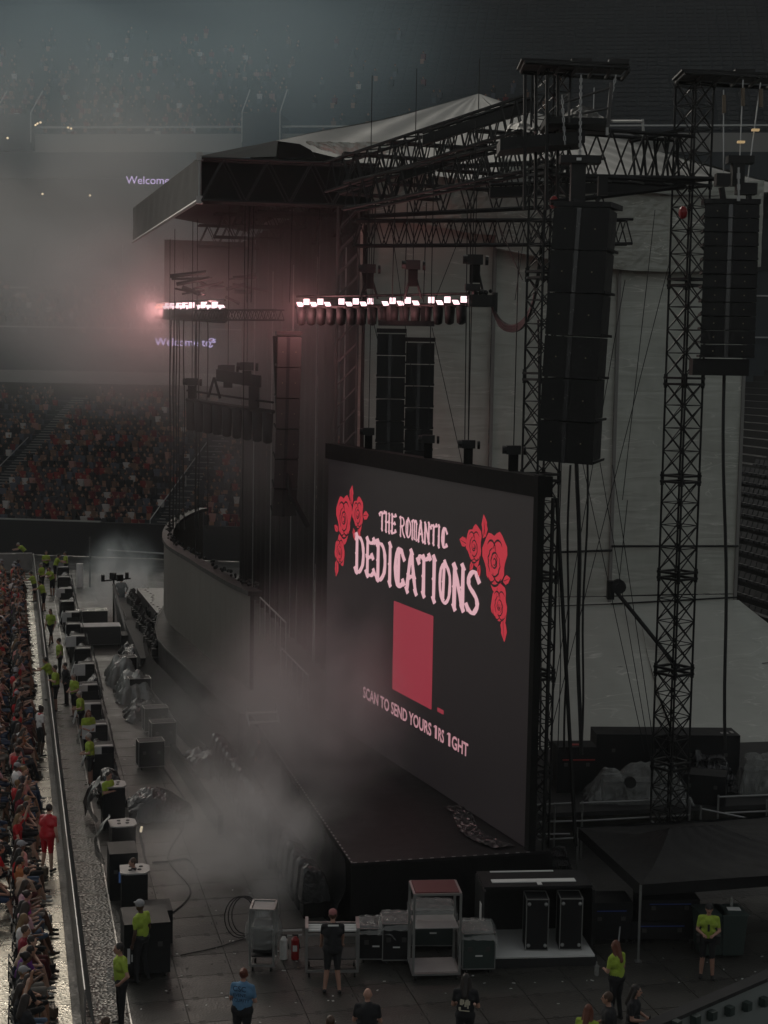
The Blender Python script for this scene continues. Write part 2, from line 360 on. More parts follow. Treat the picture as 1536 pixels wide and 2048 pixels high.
# ---------------- crowd in the far stand: thousands, one mass per tier
CM = []
for i, c in enumerate([(0.05, 0.05, 0.055), (0.02, 0.02, 0.022), (0.20, 0.03, 0.03), (0.42, 0.40, 0.38), (0.12, 0.02, 0.025), (0.08, 0.09, 0.11), (0.32, 0.17, 0.15), (0.15, 0.09, 0.065)]):
    CM.append(mat('crowd_cloth', c, 0.85, var=0.1))
CM.append(mat('crowd_skin', (0.26, 0.14, 0.09), 0.6)); CM.append(mat('crowd_hair', (0.015, 0.01, 0.008), 0.7))
def crowd_mass(name, spots, parent):
    m = MB()
    for (p, yaw, sc) in spots:
        cs, sn = math.cos(yaw), math.sin(yaw)
        def L(x, y, z): return (p.x + (x * cs - y * sn) * sc, p.y + (x * sn + y * cs) * sc, p.z + z * sc)
        m.mi = random.choices(range(8), (22, 40, 7, 5, 10, 8, 3, 9))[0]; lean = random.uniform(-0.05, 0.15)
        w1, w2 = 0.16, 0.23
        vs = [L(-.12, -w1, .4), L(.12, -w1, .4), L(.12, w1, .4), L(-.12, w1, .4), L(-.1 + lean, -w2, .92), L(.12 + lean, -w2, .92), L(.12 + lean, w2, .92), L(-.1 + lean, w2, .92)]
        m.add(vs, [(4, 5, 6, 7), (0, 1, 5, 4), (1, 2, 6, 5), (2, 3, 7, 6), (3, 0, 4, 7)])
        mi = m.mi
        m.mi = random.choice((0, 1, 5, 8))
        m.add([L(0, -.2, .4), L(.5, -.17, .45), L(.5, .17, .45), L(0, .2, .4), L(.5, -.15, 0), L(.5, .15, 0)], [(0, 1, 2, 3), (1, 4, 5, 2)])
        m.mi = 8
        if random.random() < 0.5: m.add([L(.1 + lean, -.22, .85), L(.35, -.1, .6), L(.35, -.02, .55), L(.1, -.2, .7)], [(0, 1, 2, 3)])
        h = Vector((0.03 + lean, 0, 1.08)); r = 0.105
        hv = [L(h.x + r * x, h.y + r * y, h.z + r * z) for x, y, z in ((1, 0, 0), (0, 1, 0), (-1, 0, 0), (0, -1, 0), (0, 0, 1.2), (0, 0, -1.3))]
        m.add(hv, [(3, 0, 4), (0, 1, 4), (0, 3, 5), (1, 0, 5)]); m.mi = random.choice((9, 9, 9, 9, 7, 3))
        m.add(hv, [(1, 2, 4), (2, 3, 4), (2, 1, 5), (3, 2, 5)])
    return tag(m.build(name, CM, parent, True), kind='stuff')
yaw_far = math.atan2(-FN.y, -FN.x)
sp = []
for i in range(24):
    s = SX0 + 12
    while s < 30:
        gap = any(abs(s - q - 0.05 * i) < 0.85 for q in (-6.5, 7.6, 22))
        dens = 0.93 if s < 6 else 0.55
        if i > 17: dens *= 0.5
        if not gap and random.random() < dens: sp.append((F(s + random.uniform(-.06, .06), 0.75 + i * .92, 1.7 + i * .36), yaw_far + random.uniform(-.4, .4), random.uniform(.9, 1.08)))
        s += 0.52
tag(crowd_mass('seated_crowd', sp, None), 'spectators filling the lower tier of the far stand below the pale band', 'crowd', kind='stuff')
sp = []
for i in range(9):
    s = SX0 + 10
    while s < 14:
        if random.random() < 0.5: sp.append((F(s, 22.8 + i * .9, 15.6 + i * .42), yaw_far + random.uniform(-.4, .4), 1))
        s += 0.55
tag(crowd_mass('seated_crowd', sp, None), 'thin rows of spectators in the hazy middle tier above the second ribbon text', 'crowd', kind='stuff')
sp = []
for i in range(34):
    s = SX0 + 10
    while s < 34:
        if random.random() < (0.5 if s < 10 else 0.08) * (1 - i / 26): sp.append((F(s, 23.7 + i * .75, 31.2 + i * .5), yaw_far + random.uniform(-.4, .4), 1))
        s += 0.55
tag(crowd_mass('seated_crowd', sp, None), 'spectators in the steep upper tier above the highest rail of the far stand', 'crowd', kind='stuff')
# seat backs of the far stand
m = MB()
for i in range(34):
    for k in range(90):
        s = 14 + k * 0.9; m.box(F(s, 23.9 + i * .75, 31.55 + i * .5), (0.7, 0.08, 0.3), FYAW)
for i in range(24):
    for k in range(60): m.box(F(8 + k * 1.0, 1.1 + i * .92, 2.1 + i * .36), (0.8, 0.08, 0.35), FYAW)
tag(m.build('empty_seats', M['seat'], far, True), kind='stuff')

# ---------------- end stand behind the stage: empty dark seats
es = thing('end_stand', 'dark empty stand of folded seats at the right edge beyond the tarp', 'stand', (24, 70, 0))
E0 = Vector((15.0, 66.0, 0)); EU = Vector((U.x, U.y, 0)); EN = Vector((V.x, V.y, 0))
def Ep(s, d, z): return E0 + EU * s + EN * d + Vector((0, 0, z))
m = MB()
for i in range(34):
    d, z = i * 0.85, 2.6 + i * 0.42
    m.poly([Ep(-30, d, z), Ep(-30, d + .85, z), Ep(40, d + .85, z), Ep(40, d, z)]); m.poly([Ep(-30, d + .85, z), Ep(-30, d + .85, z + .42), Ep(40, d + .85, z + .42), Ep(40, d + .85, z)])
m.build('terrace', M['dark'], es, True)
m = MB(); m.prism([Ep(-30, -.3, 0), Ep(-30, 0, 0), Ep(40, 0, 0), Ep(40, -.3, 0)], (0, 0, 3.4)); m.build('front_wall', M['dark'], es, True)
m = MB()
for i in range(34):
    for k in range(75):
        s = -22 + k * 0.55; c = Ep(s, i * .85 + .62, 2.6 + i * .42 + .62)
        m.box(c, (0.10, 0.46, 0.40), ANG, ('Y', 0.25)); m.box(c + Vector((-.12, -.02, -.12)), (0.16, 0.42, 0.12), ANG)
tag(m.build('folded_seats', M['seat'], es, True), kind='stuff')
m = MB(); m.beam(Ep(-8, 12, 9.3), Ep(4, 12, 9.3), 0.05); m.beam(Ep(-8, 12, 8.2), Ep(-8, 12, 9.3), 0.04); m.beam(Ep(0, 12, 8.2), Ep(0, 12, 9.3), 0.04); m.build('rail', M['truss'], es, True)
# ================================================================== STAGE DECKS
DZ = 1.65
stg = thing('stage', 'black stage deck with taped front edge under the smoke', 'stage', W(0, 0))
m = MB(); m.prism([W(0, 0, 0.02), W(5.0, 0, 0.02), W(5.0, 16, 0.02), W(0, 16, 0.02)], (0, 0, DZ - 0.02)); m.build('side_deck', M['deck'], stg, True)
arc = [(0, 16), (-.36, 18.2), (-.68, 21.2), (-1.0, 24.9), (-1.29, 27.8), (-1.4, 30), (-1.25, 33), (-.8, 36.5), (-.1, 40), (.6, 42.5)]
lip = [(a - 0.35, b) for a, b in arc]
m = MB(); m.prism([W(a, b, 0.02) for a, b in lip[::-1]] + [W(24, 16.05, 0.02), W(24, 44, 0.02)], (0, 0, DZ - 0.05)); m.build('main_deck', M['deck'], stg, True)
m = MB()
for k in range(60):                                    # tape dashes along the edge of the side deck
    b = 0.05 + k * 0.262; p, q = W(0.03, b, DZ + .004), W(0.03, b + .09, DZ + .004); m.box((p + q) / 2, (0.035, 0.09, 0.006), ANG)
for k in range(17):
    m.box(W(0.1 + k * 0.27, 0.03, DZ + .004), (0.09, 0.03, 0.006), ANG)
m.build('edge_tape', M['lidgrey'], stg, True)
m = MB(); m.tube([W(a - .02, b, DZ + 0.03) for a, b in lip], 0.03); m.tube([W(a - 1.1, b, 0.5) for a, b in lip], 0.05); m.build('lip_rail', M['truss'], stg, True)
for i in range(len(lip) - 1):                            # lower skirt panels round the curved front
    (a0, b0), (a1, b1) = lip[i], lip[i + 1]
    m = MB(); m.poly([W(a0 - 1.1, b0, 0.02), W(a1 - 1.1, b1, 0.02), W(a1 - .4, b1, 1.1), W(a0 - .4, b0, 1.1)]); m.build('skirt_panel', M['drape'], stg, True)
# black cloth on the front of the side deck, in folds
d_ = drape(lambda u, v: W(-0.03 - 0.0, 16 * u, 0.02 + (DZ - 0.05) * v) - Vector((V.x, V.y, 0)) * (0.05 + 0.35 * (1 - v) ** 2), 90, 10, 0.10, 1.6, (-V.x, -V.y, 0.2)); d_.build('front_skirt', M['bagblack'], stg, True, smooth=True)
d_ = drape(lambda u, v: W(5 * u, -0.05, 0.02 + (DZ - 0.05) * v) - Vector((U.x, U.y, 0)) * (0.04 + 0.1 * (1 - v)), 60, 6, 0.06, 1.8, (-U.x, -U.y, 0)); d_.build('side_skirt', M['drape'], stg, True, smooth=True)
sm = MB()                                                # steps down the curved front
ft = thing('stage_steps', 'small grey access steps below the curved stage lip in the smoke', 'steps', W(1.6, 15.2, 0))
for k in range(2):
    m = MB(); m.box(W(0.2, 14.6 - k * 0.35, 1.95 - k * 0.24), (1.0, 0.25, 0.04), ANG); m.build('tread', M['alum'], ft, True)
for s in (-1, 1):
    m = MB(); c = W(0.2 + s * .5, 14.9, 0); m.beam(W(0.2 + s * .5, 14.7, 2.0), W(.2 + s * .5, 14.0, 1.66), 0.025); m.beam(W(0.2 + s * .5, 14.8, 1.66), W(.2 + s * .5, 14.8, 2.2), 0.025); m.build('stringer', M['alum'], ft, True)

# camera track: curved ladder of rails and sleepers round the stage front
tr = thing('camera_track', 'curved black dolly track with sleepers round the stage front', 'track', W(-2, 34))
tp = [(-1.25, 20.5), (-1.34, 23.06), (-1.75, 28), (-2.05, 32), (-2.15, 36), (-1.7, 40), (-0.75, 43.5)]
def cat(pts, n):
    out = []
    for i in range(len(pts) - 1):
        p0, p1, p2, p3 = pts[max(i - 1, 0)], pts[i], pts[i + 1], pts[min(i + 2, len(pts) - 1)]
        for k in range(n):
            t = k / n; out.append(tuple(0.5 * ((2 * p1[j]) + (-p0[j] + p2[j]) * t + (2 * p0[j] - 5 * p1[j] + 4 * p2[j] - p3[j]) * t * t + (-p0[j] + 3 * p1[j] - 3 * p2[j] + p3[j]) * t ** 3) for j in range(len(p1))))
    return out + [pts[-1]]
tc_ = cat(tp, 6)
m = MB(); m.mi = 0
for i in range(len(tc_) - 1):
    (a0, b0), (a1, b1) = tc_[i], tc_[i + 1]; m.poly([W(a0 - .55, b0, .05), W(a0 + 1.3, b0, .05), W(a1 + 1.3, b1, .05), W(a1 - .55, b1, .05)])
m.build('track_bed', M['ground'], tr, True)
for off in (-0.32, 0.32):
    m = MB(); m.tube([W(a + off, b, 0.2) for a, b in tc_], 0.045); m.build('rail', M['truss'], tr, True)
for i in range(0, len(tc_)):
    a, b = tc_[i]; m = MB(); m.box(W(a, b, 0.12), (0.75, 0.10, 0.05), ANG); m.build('sleeper', M['truss'], tr, True)

# ================================================================== BIG SCREEN
US = Vector((-.375, .927)).normalized(); O2 = Vector((3.60, 36.68)); SN = Vector((-US.y, US.x))   # SN: towards the audience
def Sc(s, z, off=0.0):
    p = O2 + US * s + SN * off; return Vector((p.x, p.y, z))
M['led'] = emit('led_dark', srgb(36, 28, 31), 0.36 * EM)
M['ledpink'] = emit('led_pink', srgb(228, 178, 186), 0.85 * EM); M['ledred'] = emit('led_red', srgb(190, 48, 62), 0.8 * EM); M['ledpanel'] = emit('led_panel', srgb(150, 48, 62), 0.8 * EM)
M['ledtext'] = emit('led_caption', srgb(205, 150, 158), 0.72 * EM)
sc_ = thing('video_screen', 'huge dark video wall lettered in pink with red roses', 'screen', Sc(7, DZ))
SL, SB, STp = 14.5, DZ + 0.02, 10.3
m = MB(); m.prism([Sc(0, SB + .02, 0), Sc(SL, SB + .02, 0), Sc(SL, SB + .02, -.25), Sc(0, SB + .02, -.25)], (0, 0, STp - SB)); m.build('display', M['led'], sc_, True)
m = MB()
m.prism([Sc(-.24, DZ, .03), Sc(-.02, DZ, .03), Sc(-.02, DZ, -.16), Sc(-.24, DZ, -.16)], (0, 0, 9.2)); m.build('side_frame', M['drape'], sc_, True)
m = MB(); m.prism([Sc(-.26, STp + .02, .05), Sc(SL + .2, STp + .02, .05), Sc(SL + .2, STp + .02, -.35), Sc(-.26, STp + .02, -.35)], (0, 0, 0.5)); m.build('header', M['drape'], sc_, True)
m = MB()
for k in range(8):
    s = -0.2 + k * 2.1
    m.beam(Sc(s, DZ, -1.3), Sc(s, STp, -.5), 0.05); m.beam(Sc(s, DZ, -.4), Sc(s, STp, -.4), 0.05)
m.build('rear_brace', M['truss'], sc_, True)
# --- lettering drawn as pen strokes with spurs
GL = {
 'T': [[(.5, .04), (.5, .93)], [(.02, .82), (.2, .96), (.55, .90), (.98, 1.0)]],
 'H': [[(.2, .02), (.2, .98)], [(.8, .0), (.8, .95)], [(.2, .5), (.8, .56)]],
 'E': [[(.25, .03), (.25, .96)], [(.25, .94), (.6, .90), (.9, .98)], [(.25, .5), (.75, .55)], [(.15, .06), (.6, .04), (.92, .16)]],
 'R': [[(.22, .0), (.22, .96)], [(.1, .92), (.55, .97), (.82, .8), (.75, .58), (.3, .5)], [(.45, .5), (.62, .2), (.9, .0)]],
 'O': [[(.5, .98), (.16, .8), (.12, .3), (.45, .02), (.84, .2), (.88, .7), (.5, .98)], [(.42, .9), (.36, .12)]],
 'M': [[(.14, .0), (.14, .9)], [(.5, .05), (.5, .9)], [(.86, .0), (.86, .88)], [(.05, .86), (.32, 1.0), (.5, .86), (.7, 1.0), (.88, .84)]],
 'A': [[(.12, .0), (.3, .6), (.5, .98)], [(.5, .98), (.68, .5), (.9, .02)], [(.28, .36), (.74, .4)]],
 'N': [[(.18, .0), (.18, .96)], [(.82, .04), (.82, 1.0)], [(.16, .94), (.5, .5), (.82, .06)]],
 'I': [[(.5, .0), (.5, 1.0)]],
 'C': [[(.88, .78), (.6, .98), (.22, .8), (.16, .3), (.45, .02), (.9, .16)], [(.46, .92), (.42, .12)]],
 'D': [[(.22, .02), (.22, .98)], [(.04, .95), (.6, .94), (.88, .68), (.86, .28), (.5, .03), (.1, .04)]],
 'S': [[(.88, .82), (.6, .98), (.22, .84), (.24, .62), (.72, .42), (.84, .2), (.5, .02), (.1, .12)]],
}
def gothic(m, word, s_left, s_right, z_base, h, off, skew=0.0):
    n = len(word); adv = [0.62 if c == 'I' else (0.5 if c == ' ' else 1.0) for c in word]; tot = sum(adv); wch = (s_left - s_right) / tot; s = s_left; k = 0
    for ci, c in enumerate(word):
        cw = wch * adv[ci]
        if c != ' ':
            for stroke in GL[c]:
                k += 1; o = off + 0.0012 * (k % 6)
                pts = [(s - cw * (0.04 + 0.92 * x), z_base + h * y + skew * (s_left - s)) for x, y in stroke]
                if len(pts) > 2: pts = cat(pts, 3)
                wd = wch * (0.19 if c in 'OMR' else 0.25)
                # calligraphic ribbon: thick on verticals, thinner on horizontals
                Lp, Rp = [], []
                for i, p in enumerate(pts):
                    q0, q1 = pts[max(i - 1, 0)], pts[min(i + 1, len(pts) - 1)]
                    dx, dy = q1[0] - q0[0], q1[1] - q0[1]; l = math.hypot(dx, dy) or 1; dx /= l; dy /= l
                    ww = wd * (0.38 + 0.62 * abs(dy)) / 2 * (1 + 0.12 * math.sin(i * 2.1 + k))
                    Lp.append((p[0] - dy * ww, p[1] + dx * ww)); Rp.append((p[0] + dy * ww, p[1] - dx * ww))
                m.add([Sc(a, z, o) for a, z in Lp] + [Sc(a, z, o) for a, z in Rp], [(i, i + 1, len(Lp) + i + 1, len(Lp) + i) for i in range(len(Lp) - 1)])
                for e, sg in ((pts[0], -1), (pts[-1], 1)):    # spurs
                    r = wd * 0.82; m.poly([Sc(e[0] + r, e[1] + .35 * r, o + .0006), Sc(e[0], e[1] + .75 * r, o + .0006), Sc(e[0] - r, e[1] - .2 * r, o + .0006), Sc(e[0], e[1] - .7 * r, o + .0006)])
                if len(stroke) == 2 and abs(stroke[0][1] - stroke[1][1]) > .6:
                    e = ((pts[0][0] + pts[1][0]) / 2, (pts[0][1] + pts[1][1]) / 2); r = wd * .75; m.poly([Sc(e[0] + r, e[1], o + .0006), Sc(e[0], e[1] + .8 * r, o + .0006), Sc(e[0] - .2 * r, e[1], o + .0006), Sc(e[0], e[1] - .8 * r, o + .0006)])
        s -= cw
m = MB(); gothic(m, 'THE ROMANTIC', 9.95, 4.95, 8.47, 0.56, 0.006); m.build('title_lettering', M['ledpink'], sc_, True)
m = MB(); gothic(m, 'DEDICATIONS', 12.0, 2.85, 6.95, 1.15, 0.006); m.build('title_lettering', M['ledpink'], sc_, True)
# caption
def caption(word, s_left, s_right, z, size):
    me = text_mesh(word, size, bold=.012); xs = [v.co.x for v in me.vertices]; wd = max(xs) - min(xs); x0 = min(xs); k = (s_left - s_right) / wd
    for v in me.vertices:
        p = Sc(s_left - (v.co.x - x0) * k, z + v.co.y, 0.008); v.co = p
    me.materials.clear(); me.materials.append(M['ledtext']); return link('caption', me, sc_, True)
caption('SCAN TO SEND YOURS', 11.05, 5.78, 3.12, 0.50)
caption('RS', 5.30, 4.92, 3.12, 0.50); caption('GHT', 4.40, 3.36, 3.12, 0.50)
m = MB()
for s0 in (5.52, 5.46, 4.62, 4.56):                       # the two doubled figure ones
    m.poly([Sc(s0, 3.12, .010 + s0 * .0005), Sc(s0 - .07, 3.12, .010 + s0 * .0005), Sc(s0 - .07, 3.49, .010 + s0 * .0005), Sc(s0, 3.49, .010 + s0 * .0005)])
    m.poly([Sc(s0 + .10, 3.40, .013 + s0 * .0005), Sc(s0 - .03, 3.47, .013 + s0 * .0005), Sc(s0 - .03, 3.50, .013 + s0 * .0005), Sc(s0 + .08, 3.45, .013 + s0 * .0005)])
m.build('caption', M['ledtext'], sc_, True)
m = MB(); m.poly([Sc(8.69, 3.86, .006), Sc(5.80, 3.86, .006), Sc(5.80, 6.50, .006), Sc(8.69, 6.50, .006)]); m.poly([Sc(5.4, 3.90, .006), Sc(4.98, 3.90, .006), Sc(4.98, 4.02, .006), Sc(5.4, 4.02, .006)]); m.build('red_panel', M['ledpanel'], sc_, True)
# roses: petals in red with dark drawn lines
def rose(s, z, r, rot, k0):
    red, drk = MB(), MB()
    n = 26; pts = []
    for i in range(n):
        t = 2 * math.pi * i / n; rr = r * (1 + 0.13 * math.sin(3 * t + rot) + 0.07 * math.sin(7 * t + 2 * rot)); pts.append(Sc(s + rr * math.cos(t), z + 1.12 * rr * math.sin(t), .006 + k0))
    red.poly(pts)
    def ribbon(P, wd):
        Lp, Rp = [], []
        for i, p in enumerate(P):
            q0, q1 = P[max(i - 1, 0)], P[min(i + 1, len(P) - 1)]; dx, dy = q1[0] - q0[0], q1[1] - q0[1]; l = math.hypot(dx, dy) or 1
            ww = wd * (0.35 + 0.65 * math.sin(math.pi * i / (len(P) - 1))) / 2; Lp.append((p[0] - dy / l * ww, p[1] + dx / l * ww)); Rp.append((p[0] + dy / l * ww, p[1] - dx / l * ww))
        drk.add([Sc(a, b, .014 + k0) for a, b in Lp] + [Sc(a, b, .014 + k0) for a, b in Rp], [(i, i + 1, len(Lp) + i + 1, len(Lp) + i) for i in range(len(Lp) - 1)])
    def arcs(cx, cz, rr, a0, a1, wd, e=1.1):
        ribbon([(cx + rr * (1 + .07 * math.sin(3 * j + cx * 7)) * math.cos(a0 + (a1 - a0) * j / 8), cz + e * rr * math.sin(a0 + (a1 - a0) * j / 8)) for j in range(9)], wd)
    h = r * .085
    arcs(s, z - .10 * r, .12 * r, rot, rot + 5.0, h); arcs(s + .03 * r, z - .08 * r, .24 * r, rot + 1.5, rot + 5.2, h); arcs(s - .03 * r, z - .10 * r, .33 * r, rot - 1.2, rot + 2.2, h)
    arcs(s, z - .16 * r, .46 * r, 2.6, 5.2, h); arcs(s + .05 * r, z - .1 * r, .50 * r, -.9, 1.3, h)
    arcs(s - .28 * r, z + .30 * r, .42 * r, .2, 2.6, h); arcs(s + .32 * r, z + .26 * r, .40 * r, .6, 3.1, h * 1.1)
    arcs(s - .35 * r, z - .25 * r, .55 * r, 3.6, 5.8, h); arcs(s + .3 * r, z - .35 * r, .52 * r, 3.8, 6.2, h); arcs(s, z - .3 * r, .66 * r, 3.7, 5.6, h * 1.2)
    return red, drk
def leaf(s, z, l, ang, w_=0.28):
    red, drk = MB(), MB(); c, sn = math.cos(ang), math.sin(ang)
    def q(x, y, o): return Sc(s + (x * c - y * sn) * l, z + (x * sn + y * c) * l, o)
    red.poly([q(x, y, .009) for x, y in ((0, 0), (.3, w_), (.5, w_ * .8), (.62, w_ * .95), (1, 0), (.6, -w_), (.3, -w_ * .8))])
    drk.poly([q(x, y, .016) for x, y in ((.12, .02), (.85, .01), (.85, -.01), (.12, -.03))]); return red, drk
for side in (0, 1):
    def mx_(s): return s if side else 15.0 - s + 0.02
    def sg(a): return a if side else math.pi - a
    reds, drks = MB(), MB()
    for (s, z, r, ro) in ((2.05, 8.55, .66, .4), (3.28, 8.78, .46, 1.3), (1.72, 7.45, .44, 2.2)):
        a, b = rose(mx_(s), z, r, ro, 0.0004 * len(reds.v) / 30); reds.add(a.v, a.f); drks.add(b.v, b.f)
    for (s, z, l, an) in ((2.62, 9.05, .6, 1.35), (2.75, 9.0, .5, 1.85), (3.7, 8.75, .5, .15), (2.9, 8.3, .42, -1.2), (1.55, 8.05, .42, 2.8), (1.85, 7.9, .4, -1.5), (1.5, 7.15, .62, -1.75), (3.3, 8.35, .35, -.9)):
        a, b = leaf(mx_(s), z, l, sg(an)); reds.add(a.v, a.f); drks.add(b.v, b.f)
    reds.build('rose_cluster', M['ledred'], sc_, True); drks.build('rose_lines', M['led'], sc_, True)
# floodlight-like motors on top of the header
hoist_i = 0
def hoist(p, sc=1.0, label='', chain=0.0, name='chain_hoist', rot=0.0, down=0.0):
    t = thing(name, label, 'hoist', p, rot, 'chain hoists')
    m = MB(); m.box((0, 0, .12 * sc), (.42 * sc, .26 * sc, .26 * sc)); m.beam((-.33 * sc, 0, .12 * sc), (-.2 * sc, 0, .12 * sc), .12 * sc, 8); m.build('motor', M['rubber'], t)
    m = MB(); m.beam((.28 * sc, 0, .1 * sc), (.36 * sc, 0, .1 * sc), .13 * sc, 8); m.build('cooling_cover', M['truss'], t)
    m = MB(); m.prism([(-.14 * sc, -.1 * sc, -.5 * sc), (.14 * sc, -.1 * sc, -.5 * sc), (.14 * sc, .1 * sc, -.5 * sc), (-.14 * sc, .1 * sc, -.5 * sc)], (0, 0, .48 * sc)); m.build('chain_bag', M['drape'], t)
    if chain > 0:
        m = MB(); m.beam((0, 0, .2 * sc), (0, 0, chain), .018, 4); m.build('chain', M['truss'], t)
    return t
for k, (px, py) in enumerate(((737, 893), (856, 913), (936, 928), (1026, 944))):
    d = ray(px, py); d2 = Vector((d.x, d.y)); t = (O2 - SN * .2).dot(SN) / d2.dot(SN); p = EYE + d * t
    hoist(Vector((p.x, p.y, 11.25)), 0.85, ['chain hoist at the hazy left end of the video screen header', 'second chain hoist from the left on the video screen header', 'chain hoist with hanging lines, third from the left on the screen header', 'chain hoist on the right end of the video screen header'][k], 8.5 if k < 3 else 5)

# crumpled shiny plastic on the deck before the screen
m = drape(lambda u, v: Sc(.2 + 3.6 * u, DZ + .05, .2 + .55 * v + .25 * math.sin(u * 5)), 70, 12, 0.025, 5.4, (0, 0, 1))
tag(m.build('plastic_sheet', M['bagblack'], None, smooth=False), 'crumpled shiny sheet lying on the deck under the right end of the video screen', 'sheet')

# ================================================================== CURVED LED BANNER
M['ledgrey'] = mat('unlit_led_mesh', (0.10, 0.092, 0.080), 0.55, var=0.1, vscale=1.0)
bn = thing('curved_screen', 'unlit grey-brown curved video banner hanging over the stage front', 'screen', W(-.6, 20, 2.5))
ba = cat(arc + [(1.2, 44.2), (1.9, 45.6)], 4)
for i in range(len(ba) - 1):
    (a0, b0), (a1, b1) = ba[i], ba[i + 1]
    m = MB(); m.prism([W(a0, b0 + .01, 2.5), W(a1, b1 - .01, 2.5), W(a1 + .12, b1 - .01, 2.5), W(a0 + .12, b0 + .01, 2.5)], (0, 0, 3.1)); m.build('led_column', M['ledgrey'], bn, True)
m = MB()
for i in range(len(ba) - 1):
    (a0, b0), (a1, b1) = ba[i], ba[i + 1]
    m.prism([W(a0 - .08, b0, 5.62), W(a1 - .08, b1, 5.62), W(a1 + .4, b1, 5.62), W(a0 + .4, b0, 5.62)], (0, 0, .16))
    for q in range(3): c = W(a0 + .25, b0 + .3 * q, 5.9); m.ball(c + Vector((random.uniform(-.1, .1), 0, random.uniform(-.06, .1))), random.uniform(.03, .08), 5, 4)
m.build('top_rail', M['truss'], bn, True)
m = MB(); m.box(W(.05, 16.0 - .05, 4.05), (.12, .08, 3.2), ANG); m.build('end_frame', M['drape'], bn, True)
m = MB()
for i in (3, 12, 19, 26, 34):
    a, b = ba[i]; m.beam(W(a + .2, b, 5.7), W(a + .2, b, 18.8), .018, 4)
m.build('hanging_line', M['truss'], bn, True)
# stair rails behind the banner
for (a, b, z) in ((.55, 17.4, 5.0), (.95, 15.4, 3.6)):
    t = thing('guard_rail', 'grey stair guard rail beside the ' + ('upper' if z > 4 else 'lower') + ' right end of the curved banner', 'railing', W(a, b, z))
    m = MB()
    for k in range(6): p = W(a + .12 * k, b - .35 * k, z - .12 * k + .0); m.beam(p - Vector((0, 0, .9)), p + Vector((0, 0, .35)), .02, 4)
    m.build('baluster', M['alum'], t, True)
    m = MB(); m.beam(W(a, b, z + .35), W(a + .6, b - 1.75, z - .25), .03); m.build('handrail', M['alum'], t, True)

# ================================================================== ROOF, DRAPES AND TARPS
rf = thing('stage_roof', 'grey fabric stage roof rising to a low peak over dark trusses', 'roof', W(-1.8, 16, 20))
A0, B0, B1 = -1.78, 16.0, 44.0
corner = W(A0, B0, 20.0); mid = onb(552, 281, 16.4); peak = onb(957, 187, 30); hip = onb(1047, 226, 24); rear = onb(1432, 345, 19); farc = W(A0, B1, 20.95)
def tri_patch(p, q, r, sag, n, nm, mt):
    def f(u, v):
        a = p.lerp(q, v).lerp(r, 1.0 * u) if False else (p * (1 - u) + q * u) * (1 - v) + r * v
        s = 4 * u * (1 - u) * (1 - v) + 2 * v * (1 - v) * 0.5
        return a + Vector((0, 0, -sag * s + 0.05 * math.sin(u * 40 + v * 9) * (1 - v) * min(1, 6 * v + .2)))
    m = MB(); m.grid(f, n, n // 2); return m.build(nm, mt, rf, True, smooth=True)
tri_patch(mid, W(11.5, 16.4, 19.9), peak, 0.5, 44, 'roof_panel', M['roof'])
tri_patch(W(11.5, 16.4, 19.9), W(20, 17.5, 20.1), peak, 0.4, 32, 'roof_panel', M['roof'])
tri_patch(mid, W(A0, B1, 21.0), peak, 0.4, 30, 'roof_panel', M['roof'])
tri_patch(W(20, 17.5, 20.1), W(21, 44, 20.1), peak, 0.4, 24, 'roof_panel', M['roof'])
tri_patch(W(21, 44, 20.1), W(A0, B1, 21.0), peak, 0.4, 24, 'roof_panel', M['roof'])
m = MB(); m.grid(lambda u, v: corner.lerp(mid, u) + (W(A0, B0, 19.75) - corner + (mid - corner) * 0) * v * (0.4 + u) + Vector((0, 0, -.0)), 10, 3); m.build('side_flap', M['roof'], rf, True, smooth=True)
m = MB(); m.poly([corner, mid, W(A0, B1, 21.0), farc]); m.build('front_flap', M['roof'], rf, True)
m = MB(); m.poly([onb(398, 312, 15.6), onb(430, 317, 15.6), onb(552, 313, 15.6), onb(556, 282, 15.7), onb(480, 295, 15.7)]); m.build('side_gable', M['roof'], rf, True)
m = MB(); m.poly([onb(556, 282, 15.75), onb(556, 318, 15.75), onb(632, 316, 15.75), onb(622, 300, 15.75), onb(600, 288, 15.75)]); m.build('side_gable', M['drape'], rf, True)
# front fascia cloth
f1, f2, f3, f4 = W(A0, B0, 20.0), W(A0, B1, 20.95), W(A0, B1, 19.3), W(A0, B0, 18.62)
m = drape(lambda u, v: (f1 * (1 - u) + f2 * u) * (1 - v) + (f4 * (1 - u) + f3 * u) * v, 40, 5, 0.03, 1.0, (-V.x, -V.y, 0)); m.build('front_fascia', M['fasciacloth'], rf, True, smooth=True)
m = MB(); m.beam(f4, f3, 0.07); m.build('fascia_pole', M['alum'], rf, True)
m = MB(); m.beam(f1 + Vector((0, 0, .15)), f4 - Vector((0, 0, .1)), 0.06); m.box(f1, (.2, .2, .25)); m.box(f4, (.2, .2, .25)); m.build('corner_post', M['alum'], rf, True)
M['gutter'] = mat('pale_crinkled_plastic', (0.50, 0.50, 0.44), 0.15, bump=1.0, bscale=2.5, var=.4, vscale=2.5, stretch=(2.5, 1, .4), spec=1.0)
# wrinkled plastic gutter flap under the roof edge
m = drape(lambda u, v: onb(612 + 250 * u, 283 + 3 * u + (26 * math.sin(math.pi * min(1, u * 1.15)) + 4) * v, 15.8), 40, 8, 0.07, 2.2, (-U.x, -U.y, .4)); m.build('gutter_flap', M['gutter'], rf, True)
